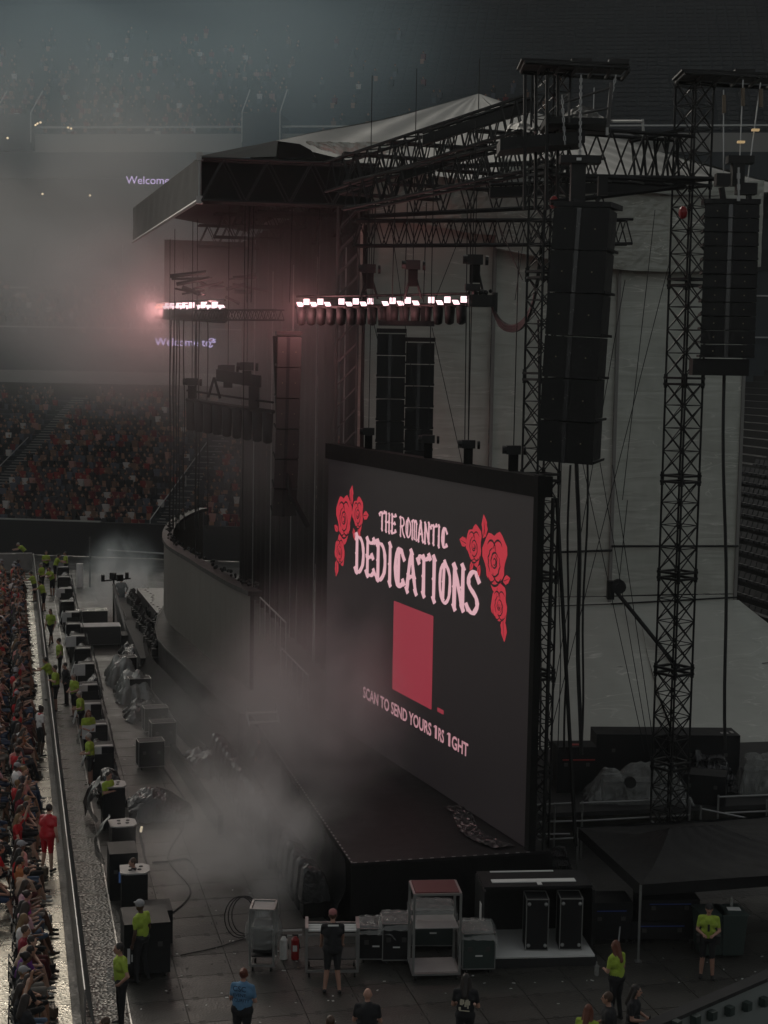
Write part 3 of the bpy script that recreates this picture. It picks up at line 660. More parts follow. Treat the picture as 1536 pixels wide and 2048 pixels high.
# side truss with black scrim
m = MB(); m.poly([W(A0, B0 + .3, 19.95), W(4.0, B0 + .3, 20.0), W(4.0, B0 + .3, 18.6), W(A0, B0 + .3, 18.6)]); m.build('side_scrim', M['drape'], rf, True)
def lattice(p, q, h, wd, nm, parent, nb=None, r=0.05, rb=0.028, mt=None, up=Vector((0, 0, 1)), dens=1.0):
    """box truss from p to q (bottom centre line), chords and zigzag braces"""
    p, q = Vector(p), Vector(q); d = q - p; L_ = d.length; d.normalize(); sd_ = d.cross(up).normalized(); nb = nb or max(2, int(L_ / (h * 0.9) * dens)); mt = mt or M['truss']
    ch, br = MB(), MB()
    cs = [sd_ * wd / 2, -sd_ * wd / 2, sd_ * wd / 2 + up * h, -sd_ * wd / 2 + up * h]
    for c in cs: ch.beam(p + c, q + c, r, 5)
    for i in range(nb):
        a, b = p + d * (L_ * i / nb), p + d * (L_ * (i + 1) / nb); mm = (a + b) / 2
        for c0, c1 in ((cs[0], cs[2]), (cs[1], cs[3])): br.beam(a + c0, mm + c1, rb, 4, cap=False); br.beam(mm + c1, b + c0, rb, 4, cap=False)
        br.beam(a + cs[0], b + cs[1], rb, 4, cap=False); br.beam(a + cs[2], b + cs[3], rb, 4, cap=False)
    ch.build('chord', mt, parent, True); br.build('lacing', mt, parent, True)
def truss(label, p, q, h=0.8, wd=0.6, **k):
    t = thing('roof_truss', label, 'truss', p, 0, 'trusses under the stage roof'); lattice(p, q, h, wd, 'truss', t, **k); return t
truss('long black side truss under the near edge of the stage roof', W(A0, 15.8, 18.55), W(4.0, 15.8, 18.6), 1.35, .6, r=.05, rb=.03)
truss('black side truss from the scrim to the nearer loudspeaker tower', W(3.6, 16.0, 18.3), W(11.9, 15.6, 19.0), 1.5, .7, rb=.035, dens=1.6)
truss('lower black truss hanging parallel below the side truss', W(3.0, 14.4, 17.2), W(12.5, 14.4, 17.6), .8, .5, dens=1.5)
truss('raking black truss climbing from the scrim to the nearer tower top', onb(665, 385, 13.0), onb(1060, 262, 6.0), .9, .6, dens=1.5)
truss('black truss with a flat beam crossing towards the nearer tower', onb(700, 420, 12), onb(1120, 330, 5), .8, .55, dens=1.4)
truss('inner truss seen through the others behind the hoists', W(3.5, 20, 18.0), W(15, 19, 18.4), 1.2, .6, dens=1.5)
truss('farther inner truss against the plastic strip', W(3.5, 24, 18.0), W(15, 24, 18.2), 1.2, .6, dens=1.5)
for k in range(4):
    b = 22 + 6 * k; truss(['black ceiling truss nearest the side scrim', 'second ceiling truss inside the roof', 'third ceiling truss inside the roof', 'farthest ceiling truss inside the roof'][k], W(1.0, b, 18.9), W(14, b, 18.9), 1.0, .6)
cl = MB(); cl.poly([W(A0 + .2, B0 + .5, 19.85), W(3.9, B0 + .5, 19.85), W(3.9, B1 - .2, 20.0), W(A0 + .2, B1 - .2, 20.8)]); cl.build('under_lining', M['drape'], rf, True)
for (px, py, px2, b) in ((878, 255, 1045, 11), (776, 285, 985, 12.5), (686, 307, 880, 14)):
    t = thing('ladder_beam', 'black ladder beam with pale end joint, %s of the three stepping up the roof edge' % {878: 'uppermost', 776: 'middle', 686: 'lowest'}[px], 'truss', onb(px, py, b), 0, 'ladder beams at the roof edge')
    p, q = onb(px, py, b), onb(px2, py + 14, b); lattice(p - Vector((0, 0, 1.25)), q - Vector((0, 0, 1.25)), 1.25, .35, 'l', t, r=.045, rb=.035, dens=1.7)
    m = MB(); m.beam(p, p.lerp(q, .16), .06, 6); m.build('end_joint', M['arr'], t, True)
for (x0, y0, x1, y1, b) in ((845, 290, 1062, 222, 8), (800, 362, 975, 305, 10), (980, 395, 1370, 378, 6)):
    t = thing('roof_beam', {845: 'solid dark beam raking up to the nearer tower top', 800: 'solid dark beam raking below the ladder beams', 980: 'solid dark beam crossing behind the hung loudspeakers'}[x0], 'beam', onb(x0, y0, b)); m = MB(); p, q = onb(x0, y0, b), onb(x1, y1, b if x0 > 900 else b - 2); c = (p + q) / 2
    m.prism([p, p + Vector((0, .3, 0)), p + Vector((0, .3, .28)), p + Vector((0, 0, .28))], q - p); m.build('flange', M['truss'], t, True)
    m = MB(); m.beam(p + Vector((0, .15, .36)), q + Vector((0, .15, .36)), .05); m.build('lip', M['truss'], t, True)

# black drapes enclosing the inner stage
bd = thing('black_drape', 'black drape wall closing the inner stage behind the curved banner', 'drape', W(3.9, 30, 0))
for k in range(7):
    b0 = 16.8 + k * 4.1
    m = drape(lambda u, v: W(3.95 + .06 * math.sin(u * 20), b0 + 4.06 * u, DZ + (19.6 - DZ) * v), 24, 10, 0.05, 1.4, (-V.x, -V.y, 0)); m.build('drape_panel', M['drape'], bd, True, smooth=True)
m = MB()
for k in range(5):
    b = 19 + 5.2 * k; m.beam(W(3.75, b, DZ), W(3.75, b, 17.5), .03, 4)
m.build('hanging_wire', M['alum'], bd, True)
m = drape(lambda u, v: W(-.2 + 4.1 * u, 44.2, 15.9 + 3.6 * v), 16, 6, .05, 1.4, (0, -1, 0)); tag(m.build('black_border', M['drape']), 'short black border cloth across the far side of the stage roof', 'drape')
# light grey tarp wall
tw = thing('tarp_wall', 'grey tarpaulin wall hanging behind the loudspeaker towers', 'tarpaulin', W(11, 17.5, 0))
TA = [3.92, 8.73, 13.41, 18.4]
for i in range(3):
    a0, a1 = TA[i], TA[i + 1]
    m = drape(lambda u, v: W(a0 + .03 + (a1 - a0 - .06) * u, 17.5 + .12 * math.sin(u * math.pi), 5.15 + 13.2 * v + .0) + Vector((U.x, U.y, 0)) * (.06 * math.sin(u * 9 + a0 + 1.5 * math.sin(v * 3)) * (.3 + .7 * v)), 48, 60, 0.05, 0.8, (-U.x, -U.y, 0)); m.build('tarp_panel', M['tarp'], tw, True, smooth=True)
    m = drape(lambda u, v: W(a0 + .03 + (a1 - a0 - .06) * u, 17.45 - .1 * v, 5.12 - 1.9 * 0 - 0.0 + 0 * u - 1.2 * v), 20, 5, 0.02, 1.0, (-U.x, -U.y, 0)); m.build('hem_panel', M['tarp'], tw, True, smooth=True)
for i, a in enumerate(TA):
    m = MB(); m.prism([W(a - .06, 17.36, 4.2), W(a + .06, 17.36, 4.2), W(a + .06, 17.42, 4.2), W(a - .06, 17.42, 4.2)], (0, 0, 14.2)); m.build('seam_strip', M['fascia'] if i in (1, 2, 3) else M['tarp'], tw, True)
m = MB(); m.beam(W(8.7, 17.3, 6.75), W(13.4, 17.3, 6.85), .045); m.beam(W(13.4, 17.3, 7.0), W(18.4, 17.3, 6.95), .045); m.beam(W(4, 17.3, 6.7), W(8.7, 17.3, 6.75), .045); m.build('batten', M['truss'], tw, True)
m = MB(); m.beam(W(13.4, 17.2, 4.9), W(18.4, 17.2, 5.05), .035); m.beam(W(4, 17.2, 4.75), W(13.4, 17.2, 4.9), .02); m.build('batten', M['truss'], tw, True)
m = MB(); m.beam(onb(1230, 1180, 16.9), onb(1385, 1372, 15.7), .075, 8); m.build('raking_pole', M['truss'], tw, True)
sk = thing('tarp_skirt', 'lower grey tarp skirt flaring out from under the tarp wall', 'tarpaulin', W(12, 14, 0))
for i in range(3):
    a0, a1 = (3.9, 8.9, 14.5)[i], (8.9, 14.5, 26.0)[i]
    def fs(u, v):
        a = a0 + (a1 - a0) * u; ext = max(0, (a - 14.5)) * 0.0
        topz = 4.95 if a < 18.5 else 4.95 - (a - 18.5) * .75
        return W(a, 17.3 - 1.6 * v - (2.6 if i == 2 else 2.2) * v * v, topz * (1 - v) + 0.4 * v)
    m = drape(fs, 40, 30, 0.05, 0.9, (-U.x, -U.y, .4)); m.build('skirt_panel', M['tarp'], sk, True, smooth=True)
m = MB(); m.tube([W(a, 16.12 - .02, 2.75 + .05 * math.sin(a * 2)) for a in np.linspace(4, 20, 40)], .025, 4); m.build('hem_line', M['fascia'], sk, True)
# crinkled plastic strip between tarp wall and roof
cp = thing('plastic_strip', 'crinkled shiny plastic strip above the tarp wall under the roof', 'plastic sheet', W(10, 17, 19))
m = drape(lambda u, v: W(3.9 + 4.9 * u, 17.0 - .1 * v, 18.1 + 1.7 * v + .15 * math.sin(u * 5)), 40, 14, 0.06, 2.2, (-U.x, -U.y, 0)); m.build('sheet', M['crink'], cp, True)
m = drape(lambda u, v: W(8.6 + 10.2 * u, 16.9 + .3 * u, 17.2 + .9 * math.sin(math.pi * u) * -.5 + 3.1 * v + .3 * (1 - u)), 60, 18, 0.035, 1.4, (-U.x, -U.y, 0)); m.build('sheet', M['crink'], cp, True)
# ================================================================== LOUDSPEAKER TOWERS
def tower(px, Yd, z0, z1, label, rot):
    base = atY(px, 1500, Yd); t = thing('truss_tower', label, 'tower', (base.x, base.y, 0), rot, 'loudspeaker towers')
    hw = 0.34; n = 8; SEC = (z1 - z0) / n
    sec = []
    chord = MB(); chord.beam((0, 0, 0.06), (0, 0, SEC - .06), .032, 6); chord_me = chord.mesh('chord', M['truss'])
    NB = 4; bh = (SEC - .16) / NB
    dg = MB(); dg.beam((-hw, 0, 0), (hw, 0, bh), .018, 4, cap=False); dg_me = dg.mesh('brace', M['truss'])
    dh = MB(); dh.beam((hw, 0, 0), (-hw, 0, bh), .018, 4, cap=False); dh_me = dh.mesh('brace', M['truss'])
    ho = MB(); ho.beam((-hw, 0, 0), (hw, 0, 0), .016, 4, cap=False); ho_me = ho.mesh('brace', M['truss'])
    pl = MB()
    for a in range(4):
        c, s = math.cos(a * math.pi / 2), math.sin(a * math.pi / 2); pl.box((hw * c, hw * s, 0), (.09 if abs(c) > .5 else 2 * hw + .09, .09 if abs(s) > .5 else 2 * hw + .09, .06))
    for sx in (-1, 1):
        for sy in (-1, 1): pl.beam((sx * hw, sy * hw, -.1), (sx * hw, sy * hw, .1), .055, 6)
    pl_me = pl.mesh('joint_plate', M['truss'])
    for k in range(n):
        zz = z0 + k * SEC
        sct = bpy.data.objects.new('mast_section', pl_me); col.objects.link(sct); sct.parent = t; sct.location = (0, 0, zz + .05)
        pl2 = bpy.data.objects.new('joint_plate', pl_me); col.objects.link(pl2); pl2.parent = sct; pl2.location = (0, 0, SEC - .16)
        for sx in (-1, 1):
            for sy in (-1, 1):
                o = bpy.data.objects.new('chord', chord_me); col.objects.link(o); o.parent = sct; o.location = (sx * hw, sy * hw, -.05)
        for f in range(4):
            for j in range(NB):
                o = bpy.data.objects.new('brace', (dg_me, dh_me)[(j + f) % 2]); col.objects.link(o); o.parent = sct
                o.rotation_euler = (0, 0, f * math.pi / 2); o.location = (hw * math.sin(f * math.pi / 2), -hw * math.cos(f * math.pi / 2), .05 + j * bh)
                o = bpy.data.objects.new('brace', (dh_me, dg_me)[(j + f) % 2]); col.objects.link(o); o.parent = sct
                o.rotation_euler = (0, 0, f * math.pi / 2); o.location = (hw * 1.02 * math.sin(f * math.pi / 2), -hw * 1.02 * math.cos(f * math.pi / 2), .05 + j * bh)
                if j:
                    o = bpy.data.objects.new('brace', ho_me); col.objects.link(o); o.parent = sct
                    o.rotation_euler = (0, 0, f * math.pi / 2); o.location = (hw * math.sin(f * math.pi / 2), -hw * math.cos(f * math.pi / 2), .05 + j * bh)
    return t
tower(1066, 39.5, 0.3, 20.95, 'black lattice tower beside the right end of the video screen', R(30))
tower(1342, 40.5, 0.3, 20.85, 'black lattice tower on the right, rising behind the canopy tent', R(38))
# platforms on the tower tops
def top_platform(px0, px1, py_l, py_r, Yd, label, hooks):
    l, r = atY(px0, py_l, Yd), atY(px1, py_r, Yd)
    t = thing('top_platform', label, 'platform', l, 0, 'tower top platforms')
    y0, y1 = -.6, .7; z = (l.z + r.z) / 2 + .1
    m = MB(); m.prism([(l.x - .1, Yd + y0, z), (r.x, Yd + y0 + .9, z + .1), (r.x, Yd + y1 + .9, z + .1), (l.x - .1, Yd + y1, z)], (0, 0, .05)); m.build('deck_plate', M['truss'], t, True)
    m = MB()
    for k in range(7):
        x = l.x + (r.x - l.x) * k / 6; m.box((x, Yd + .05 + .14 * k, z - .04), (.06, 1.3, .07))
    m.build('joist', M['truss'], t, True)
    m = MB(); m.beam((l.x, Yd + y0, z - .05), (r.x, Yd + y0 + .9, z + .02), .05); m.build('edge_beam', M['truss'], t, True); m = MB(); m.beam((l.x, Yd + y1, z - .05), (r.x, Yd + y1 + .9, z), .05); m.build('edge_beam', M['truss'], t, True)
    m = MB()
    for f in (.55, .9): x = l.x + (r.x - l.x) * f; m.box((x, Yd + .3, z + .16), (.5, .25, .12))
    m.build('sheave_box', M['rubber'], t, True)
    return z
zt = top_platform(1046, 1262, 152, 128, 38.5, 'flat sheave platform capping the nearer loudspeaker tower', 3)
zt2 = top_platform(1362, 1600, 172, 150, 39.5, 'flat sheave platform capping the right loudspeaker tower', 3)
# extra legs and rails round the top of the nearer tower
fr = thing('rigging_platform', 'railed rigging platform loaded with covered gear high on the nearer tower', 'platform', atY(1150, 250, 38.5))
m = MB()
p0, p1 = atY(1092, 246, 38), atY(1218, 250, 38)
m.prism([p0, p1, p1 + Vector((.2, 1.6, 0)), p0 + Vector((0, 1.6, 0))], (0, 0, .16)); m.build('deck', M['truss'], fr, True)
m = MB(); m.prism([atY(1000, 300, 38), atY(1170, 285, 38), atY(1170, 285, 38) + Vector((0, 1.2, 0)), atY(1000, 300, 38) + Vector((0, 1.2, 0))], (0, 0, .28)); m.build('lower_beam', M['truss'], fr, True)
m = MB(); m.beam(atY(1223, 165, 38), atY(1215, 255, 38), .05); m.beam(atY(1128, 205, 38), atY(1222, 175, 38), .03); m.beam(atY(1128, 235, 38), atY(1222, 215, 38), .03); m.beam(atY(1138, 185, 38), atY(1138, 245, 38), .03)
m.build('guard_rail', M['arr'], fr, True)
m = MB(); m.beam(atY(1223, 243, 38), atY(1285, 243, 39.5), .04); m.beam(atY(1285, 238, 39.5), atY(1287, 265, 39.5), .035); m.beam(atY(1214, 255, 38), atY(1214, 270, 38), .04); m.build('outrigger_pipe', M['alum'], fr, True)
for k in range(4):
    x = 1050 + k * 22; m = MB(); m.beam(atY(x, 150, 38 + (k % 2)), atY(x - 1, 420, 38 + (k % 2)), .045, 5); m.build('leg', M['truss'], fr, True)
t = drape(lambda u, v: atY(1140, 240, 38.2) + Vector((1.0 * u - .1, .9 * math.sin(3 * v), .45 * math.sin(math.pi * u) ** .5 * math.sin(math.pi * v) + .05)), 16, 12, .05, 4, (0, 0, 1)).build('covered_gear', M['dull'], None)
tag(t, 'gear under clear crinkled plastic on the high rigging platform', 'covered gear')
t = drape(lambda u, v: atY(1015, 262, 38.2) + Vector((.75 * u, .9 * math.sin(3 * v), .35 * math.sin(math.pi * u) ** .5 * math.sin(math.pi * v) + .02)), 14, 10, .05, 4, (0, 0, 1)).build('covered_gear', M['dull'], None)
tag(t, 'crumpled clear plastic on the beam beside the nearer tower top', 'covered gear')
# truss between the towers
t = thing('bridge_truss', 'deep black lattice truss bridging the two loudspeaker towers', 'truss', atY(1230, 300, 39.5))
p, q = atY(1105, 352, 39.0), atY(1368, 368, 40.3); lattice(p, q, 1.15, .8, 'b', t, r=.05, rb=.032, dens=1.35)
m = MB(); m.beam(atY(1260, 283, 39.5), atY(1368, 258, 40.3), .05); m.beam(atY(1100, 405, 38.8), atY(1370, 372, 40), .07); m.beam(atY(1160, 352, 39), atY(1440, 358, 40), .06); m.build('stiffener', M['truss'], t, True)
m = MB()
for k in range(9):
    x = 1270 + k * 11; m.beam(atY(x, 352, 40), atY(x + (14 if k % 2 else -6), 268 + (1380 - x) * .1, 40), .035)
m.build('lacing', M['truss'], t, True)

# ================================================================== LINE ARRAYS
def seg_cab(w_, d_, h, seam, dots=False):
    """one loudspeaker cabinet, local: x width, y depth (front at -y), z down from 0"""
    m = MB(); m.prism([(-w_ / 2, -d_ / 2, -h + .012), (-.04, -d_ / 2 - .03, -h + .012), (.04, -d_ / 2 - .03, -h + .012), (w_ / 2, -d_ / 2, -h + .012), (w_ / 2 - .1, d_ / 2, -h + .012), (-w_ / 2 + .1, d_ / 2, -h + .012)], (0, 0, h - .024)); return m
M['cab'] = mat('array_black', (0.007, 0.007, 0.007), 0.5, bump=0.15, bscale=60, spec=.3)
M['grille'] = mat('array_centre_strip', (0.03, 0.03, 0.032), 0.25, spec=0.9)
M['dot'] = mat('brass_pin', (0.35, 0.30, 0.2), 0.4, 0.5)
def line_array(name, label, top, n, w_, d_, h, curve, yaw, pitch0, bottom=None, matc='cab', pins=True, side_split=True):
    t = thing(name, label, 'loudspeaker', top, yaw, 'hung line arrays'); pos = Vector((0, 0, 0)); an = pitch0
    body = seg_cab(w_, d_, h, 1).mesh('cabinet', M[matc])
    strip = MB(); strip.box((-.04, -d_ / 2 - .035, -h / 2), (.10, .03, h - .02)); strip_me = strip.mesh('centre_strip', M['grille'])
    pin = MB()
    for s in (-1, 1): pin.box((s * w_ * .27, -d_ / 2 - .02, -h * .5), (.028, .02, .028))
    pin_me = pin.mesh('pin', M['dot'])
    rail = MB(); rail.box((w_ / 2 - .01, 0, -h + .05), (.05, d_ * .9, .06)); rail.box((-w_ / 2 + .01, 0, -h + .05), (.05, d_ * .9, .06)); rail_me = rail.mesh('rigging_rail', M['truss'])
    for k in range(n):
        c = bpy.data.objects.new('cabinet', body); col.objects.link(c); c.parent = t; c.location = pos; c.rotation_euler = (an, 0, 0)
        for nm, me in (('centre_strip', strip_me), ('rigging_rail', rail_me)) + ((('pin', pin_me),) if pins else ()):
            o = bpy.data.objects.new(nm, me); col.objects.link(o); o.parent = c
        pos = pos + Vector((0, math.sin(an) * h, -math.cos(an) * h)); an += curve[k] if k < len(curve) else curve[-1]
    m = MB(); m.box((0, 0, .09), (w_ + .05, d_ * 1.0, .12)); m.build('bumper', M['truss'], t)
    return t, pos
pa = atY(1176, 420, 36.5)
line_array('line_array', 'large black line array of six cabinets hung beside the video screen', pa, 6, 1.34, 1.0, .985, [R(0), R(0.6), R(1.0), R(1.5), R(2)], R(-24), R(-1.5), matc='cab')[0].rotation_euler[1] = R(2.3)
pb = atY(1461, 412, 39)
line_array('line_array', 'black line array of twelve shallow cabinets hung beside the right tower', pb, 11, 1.34, .6, .345, [R(.3)], R(-4), R(-3), matc='cab')
m = MB(); m.box((pb.x - .12, pb.y + .1, pb.z - 4.02), (1.40, .75, .42), R(-4)); tag(m.build('bass_cabinet', M['cab']), 'plain bottom cabinet under the right line array', 'loudspeaker')
# rigging above the arrays
def chain(p, q, r=.03, nm='chain', parent=None, mt=None):
    m = MB(); p, q = Vector(p), Vector(q); n = max(2, int((q - p).length / .12))
    for i in range(n):
        a, b = p.lerp(q, i / n), p.lerp(q, (i + 1) / n); o = Vector((.02, 0, 0)) if i % 2 else Vector((0, .02, 0)); m.beam(a + o, b + o, r * .45, 4); m.beam(a - o, b - o, r * .45, 4)
    return m.build(nm, mt or M['alum'], parent, True)
rg = thing('array_rigging', 'motor, chain and bridle above the large line array', 'rigging', pa + Vector((0, 0, .2)))
m = MB(); m.box(atY(1160, 320, 36.6), (.95, .4, .18)); m.box(atY(1155, 375, 36.6), (.34, .3, 1.1)); m.beam(atY(1147, 400, 36.5), atY(1180, 418, 36.4), .07); m.build('motor', M['rubber'], rg, True)
m = MB(); m.box(atY(1158, 318, 36.3), (.11, .03, .06)); m.build('tag_plate', M['white'], rg, True)
chain(atY(1162, 150, 38.3), atY(1160, 310, 36.6), .045, 'chain', rg); chain(atY(1124, 190, 38), atY(1130, 290, 37.5), .035, 'chain', rg); chain(atY(1232, 150, 38.5), atY(1218, 215, 38), .04, 'chain', rg); chain(atY(1160, 330, 36.6), atY(1158, 400, 36.5), .05, 'chain', rg)
m = MB(); m.box(atY(1205, 372, 37), (.22, .22, .45)); m.beam(atY(1200, 395, 37), atY(1188, 412, 36.8), .04); m.build('hook_block', M['rubber'], rg, True)
rg = thing('array_rigging', 'motors and wire ropes above the right line array', 'rigging', pb + Vector((0, 0, .2)))
for (x0, y0, x1, y1) in ((1447, 180, 1447, 345), (1486, 160, 1479, 330), (1521, 165, 1492, 385)):
    m = MB(); m.beam(atY(x0, y0, 39.3), atY(x1, y1, 39), .018, 4); m.build('wire_rope', M['alum'], rg, True)
m = MB()
for (x, y) in ((1486, 198), (1522, 200), (1448, 212)): m.beam(atY(x, y - 22, 39.2), atY(x, y + 14, 39.2), .05, 6)
m.build('shackle', M['wood'], rg, True)
m = MB(); m.box(atY(1482, 284, 39), (.18, .12, .05)); m.box(atY(1511, 260, 39), (.18, .12, .05)); m.build('limit_lamp', emit('amber', (1, .7, .35), .35 * EM), rg, True)
m = MB(); m.box(atY(1480, 320, 38.9), (.65, .35, .18)); m.box(atY(1475, 348, 38.9), (.3, .3, .6)); m.box(atY(1445, 360, 38.8), (.35, .3, .3)); m.box(atY(1492, 378, 38.8), (.5, .3, .28)); m.beam(atY(1443, 375, 38.8), atY(1448, 405, 38.8), .08); m.beam(atY(1498, 385, 38.8), atY(1498, 405, 38.8), .08); m.build('motor', M['rubber'], rg, True)
chain(atY(1477, 335, 38.6), atY(1477, 402, 38.6), .06, 'chain', rg)
for (x, y, Yd, lab) in ((1366, 425, 40, 'small red chain bag on the right tower below its truss'), (1108, 405, 39, 'small red chain bag beside the large line array')):
    m = MB(); m.ball(atY(x, y, Yd), (.12, .12, .17), 8, 6); tag(m.build('chain_bag', M['red']), lab, 'bag')
# downstage curved array in the middle of the stage
pc = atY(577, 672, 50.5)
line_array('line_array', 'curved grey-brown line array hanging before the dark stage in the haze', pc, 6, .78, .7, 1.0, [R(1), R(2), R(3.5), R(4.5), R(6)], R(10), R(4), matc='arr', pins=True)
m = MB(); m.tube([pc + Vector((-.45, .3, 0)), pc + Vector((-.3, .3, -3)), pc + Vector((.1, .3, -5.2)), pc + Vector((.7, .3, -6.3))], .1, 6); tag(m.build('array_cable', M['rubber']), 'thick black cable loom hanging behind the curved grey array', 'cable')
# black hung array seen from behind near the big screen
pd = atY(812, 668, 47)
for k, (dx, label) in enumerate(((-.44, 'left stack of black bass cabinets hung above the video screen'), (.44, 'right stack of black bass cabinets hung above the video screen'))):
    line_array('bass_array', label, pd + Vector((dx, k * .15, -.25 * k)), 6, .86, .7, .66, [R(0)], R(0), 0, matc='cab', pins=False)
m = MB(); m.box(pd + Vector((0, 0, .32)), (1.7, .4, .15)); m.box(pd + Vector((-.55, 0, .6)), (.12, .12, .5)); m.box(pd + Vector((.5, 0, .6)), (.14, .14, .5)); tag(m.build('spreader_bar', M['truss']), 'spreader bar carrying the two black bass stacks', 'rigging')
# lattice tower inside the stage at the screen's left end
base = atY(690, 900, 51.6)
t = thing('inner_tower', 'dim lattice tower standing behind the left end of the video screen', 'tower', (base.x, base.y, 0))
lattice(Vector((base.x, base.y, 0.02)), Vector((base.x, base.y, 18.6)), .8, .7, 't', t, up=Vector((0, 1, 0)), r=.045, rb=.025, mt=M['arr'])

# ================================================================== HUNG LIGHT PODS
M['blind'] = emit('blinder_face', (1.0, 0.66, 0.70), 2.2 * EM)
M['blind2'] = emit('blinder_far', (1.0, 0.45, 0.30), 1.0 * EM)
def pod(label, pts, n, gap, size, lamps=True, drums=True, dr=.16, dl=.42, far_from=99):
    """pts: px, py, Y control points of the lamp row"""
    P = [atY(*p) for p in pts]; P = [Vector(q) for q in cat([tuple(p) for p in P], 6)]
    L_ = [0]
    for i in range(len(P) - 1): L_.append(L_[-1] + (P[i + 1] - P[i]).length)
    def at(t):
        d = t * L_[-1]
        for i in range(len(P) - 1):
            if d <= L_[i + 1] + 1e-9: f = (d - L_[i]) / max(1e-9, L_[i + 1] - L_[i]); return P[i].lerp(P[i + 1], f), (P[i + 1] - P[i]).normalized()
        return P[-1], (P[-1] - P[-2]).normalized()
    t = thing('light_pod', label, 'light bar', P[0], 0, 'hung light pods')
    for (dy_, dz_, rr_) in ((.25, -.12, .07), (.75, -.12, .07), (.3, .22, .04)): m = MB(); m.tube([p + Vector((0, dy_, dz_)) for p in P], rr_, 6); m.build('pod_tube', M['truss'], t, True)
    if lamps:
        k = 0
        for i in range(n):
            q, d = at((i + .5) / n)
            if gap and i % (gap + 1) == gap: continue
            hs_ = MB(); up_ = k % 2; yaw = math.atan2(d.y, d.x)
            c = q + Vector((0, .08, .04 if up_ else -.04))
            hs_.box(c + Vector((0, .09, 0)), (size * 1.12, .12, size * 1.12), 0, ('Y', .0)); lo = hs_.build('lamp_housing', M['rubber'], t, True)
            f = MB(); h = size / 2; sk_ = .0 if up_ else h * .5; hh = h if up_ else h * .72
            f.poly([c + Vector((-h + sk_, .025, -hh)), c + Vector((h + sk_, .025, -hh)), c + Vector((h - sk_ * .4, .025, hh)), c + Vector((-h - sk_ * .4, .025, hh))])
            f.build('lamp_face', M['blind2'] if i >= far_from else M['blind'], lo)
            k += 1
    if drums:
        nd = max(4, int(L_[-1] / (dr * 2.3)))
        dm = MB(); dm.beam((0, 0, 0), (0, -.05, -dl), dr, 8, dr * .8); dm.beam((0, -.05, -dl), (0, -.06, -dl - .04), dr * .8, 8, dr * .4); dme = dm.mesh('moving_light', M['rubber'], True)
        for i in range(nd):
            q, d = at((i + .5) / nd); link('moving_light', dme, t, True, loc=q + Vector((0, .3, -.16)))
    return t, P
pod('lit light pod with twenty pink-white lamps above the video screen', [(592, 606, 50), (720, 605, 48.6), (830, 603, 47.5), (936, 601, 46.6)], 23, 5, .185, dr=.17, dl=.5)
pod('small far light pod glowing pink in the haze at the left of the stage', [(448, 612, 56), (400, 612, 61), (350, 613, 70), (312, 614, 82)], 22, 5, .24, dl=.4, far_from=17)
pod('unlit curved light pod hanging above the curved banner', [(372, 793, 57), (420, 800, 56), (480, 809, 55), (545, 818, 54)], 8, 0, .2, lamps=False, dr=.2, dl=1.05)
# the lit pods' own pink light
for (px, py, Yd, e, which) in ((310, 622, 77.3, 400, 1), (420, 614, 59.3, 260, 1), (600, 614, 48.8, 260, 0), (800, 612, 46.8, 90, 0)):
    ld = bpy.data.lights.new('pod_lamp', 'POINT'); ld.energy = e; ld.color = (1, .42, .42); ld.shadow_soft_size = .3
    lo = bpy.data.objects.new('pod_lamp', ld); col.objects.link(lo); lo.location = atY(px, py, Yd)
# gear on the pods
ge = thing('pod_gear', 'bundle of motors and cable heads on the right end of the lit pod', 'rigging', atY(955, 600, 46.4))
m = MB(); m.box(atY(962, 602, 46.2), (.75, .5, .35)); m.box(atY(990, 606, 46.2), (.12, .5, .6)); m.box(atY(945, 575, 46.2), (.45, .35, .2)); m.build('head', M['rubber'], ge, True)
m = MB()
for k in range(12): m.ball(atY(940 + random.uniform(0, 45), 580 + random.uniform(0, 30), 46.1), random.uniform(.05, .12), 6, 5)
m.build('connector', M['truss'], ge, True)
for k in range(3):
    m = MB(); P = [atY(985, 615, 46.2), atY(1000, 640 + 5 * k, 45.5), atY(1022, 652 + 5 * k, 44.5), atY(1048, 640 + 5 * k, 42.5), atY(1068, 600, 41), atY(1080, 520, 40.2), atY(1090, 420, 39.8)]
    m.tube([Vector(q) for q in cat([tuple(p) for p in P], 5)], .05, 5); m.build('cable', M['rubber'], ge, True)
hoist(atY(738, 545, 48.3), 1.0, 'chain hoist hanging over the left part of the lit pod', 6); hoist(atY(826, 538, 47.5), 1.05, 'chain hoist with splayed legs over the middle of the lit pod', 6); hoist(atY(950, 528, 46.4), 1.1, 'chain hoist standing over the right end of the lit pod', 6)
br_ = thing('pod_bridle', 'splayed steel legs joining hoists and lit pod', 'rigging', atY(826, 560, 47.5))
for (x, y, Yd) in ((738, 555, 48.3), (826, 552, 47.5), (952, 545, 46.4)):
    for s in (-17, 17):
        m = MB(); m.beam(atY(x + s * .3, y, Yd), atY(x + s, 598, Yd), .04); m.build('leg', M['truss'], br_, True)
hoist(atY(384, 770, 57), 1.0, 'dim chain hoist over the left end of the unlit pod', 6); hoist(atY(456, 745, 56), 1.1, 'dim chain hoist over the middle of the unlit pod', 6); hoist(atY(494, 740, 55), 1.1, 'dim chain hoist right of the middle over the unlit pod', 6)
ge = thing('pod_gear', 'stack of dim truss gear standing on the unlit pod', 'rigging', atY(470, 790, 55.5))
m = MB(); a, b = atY(432, 762, 55.5), atY(520, 775, 54.8)
m.prism([a, b, b + Vector((0, .6, 0)), a + Vector((0, .6, 0))], (0, 0, .42)); m.build('beam', M['truss'], ge, True)
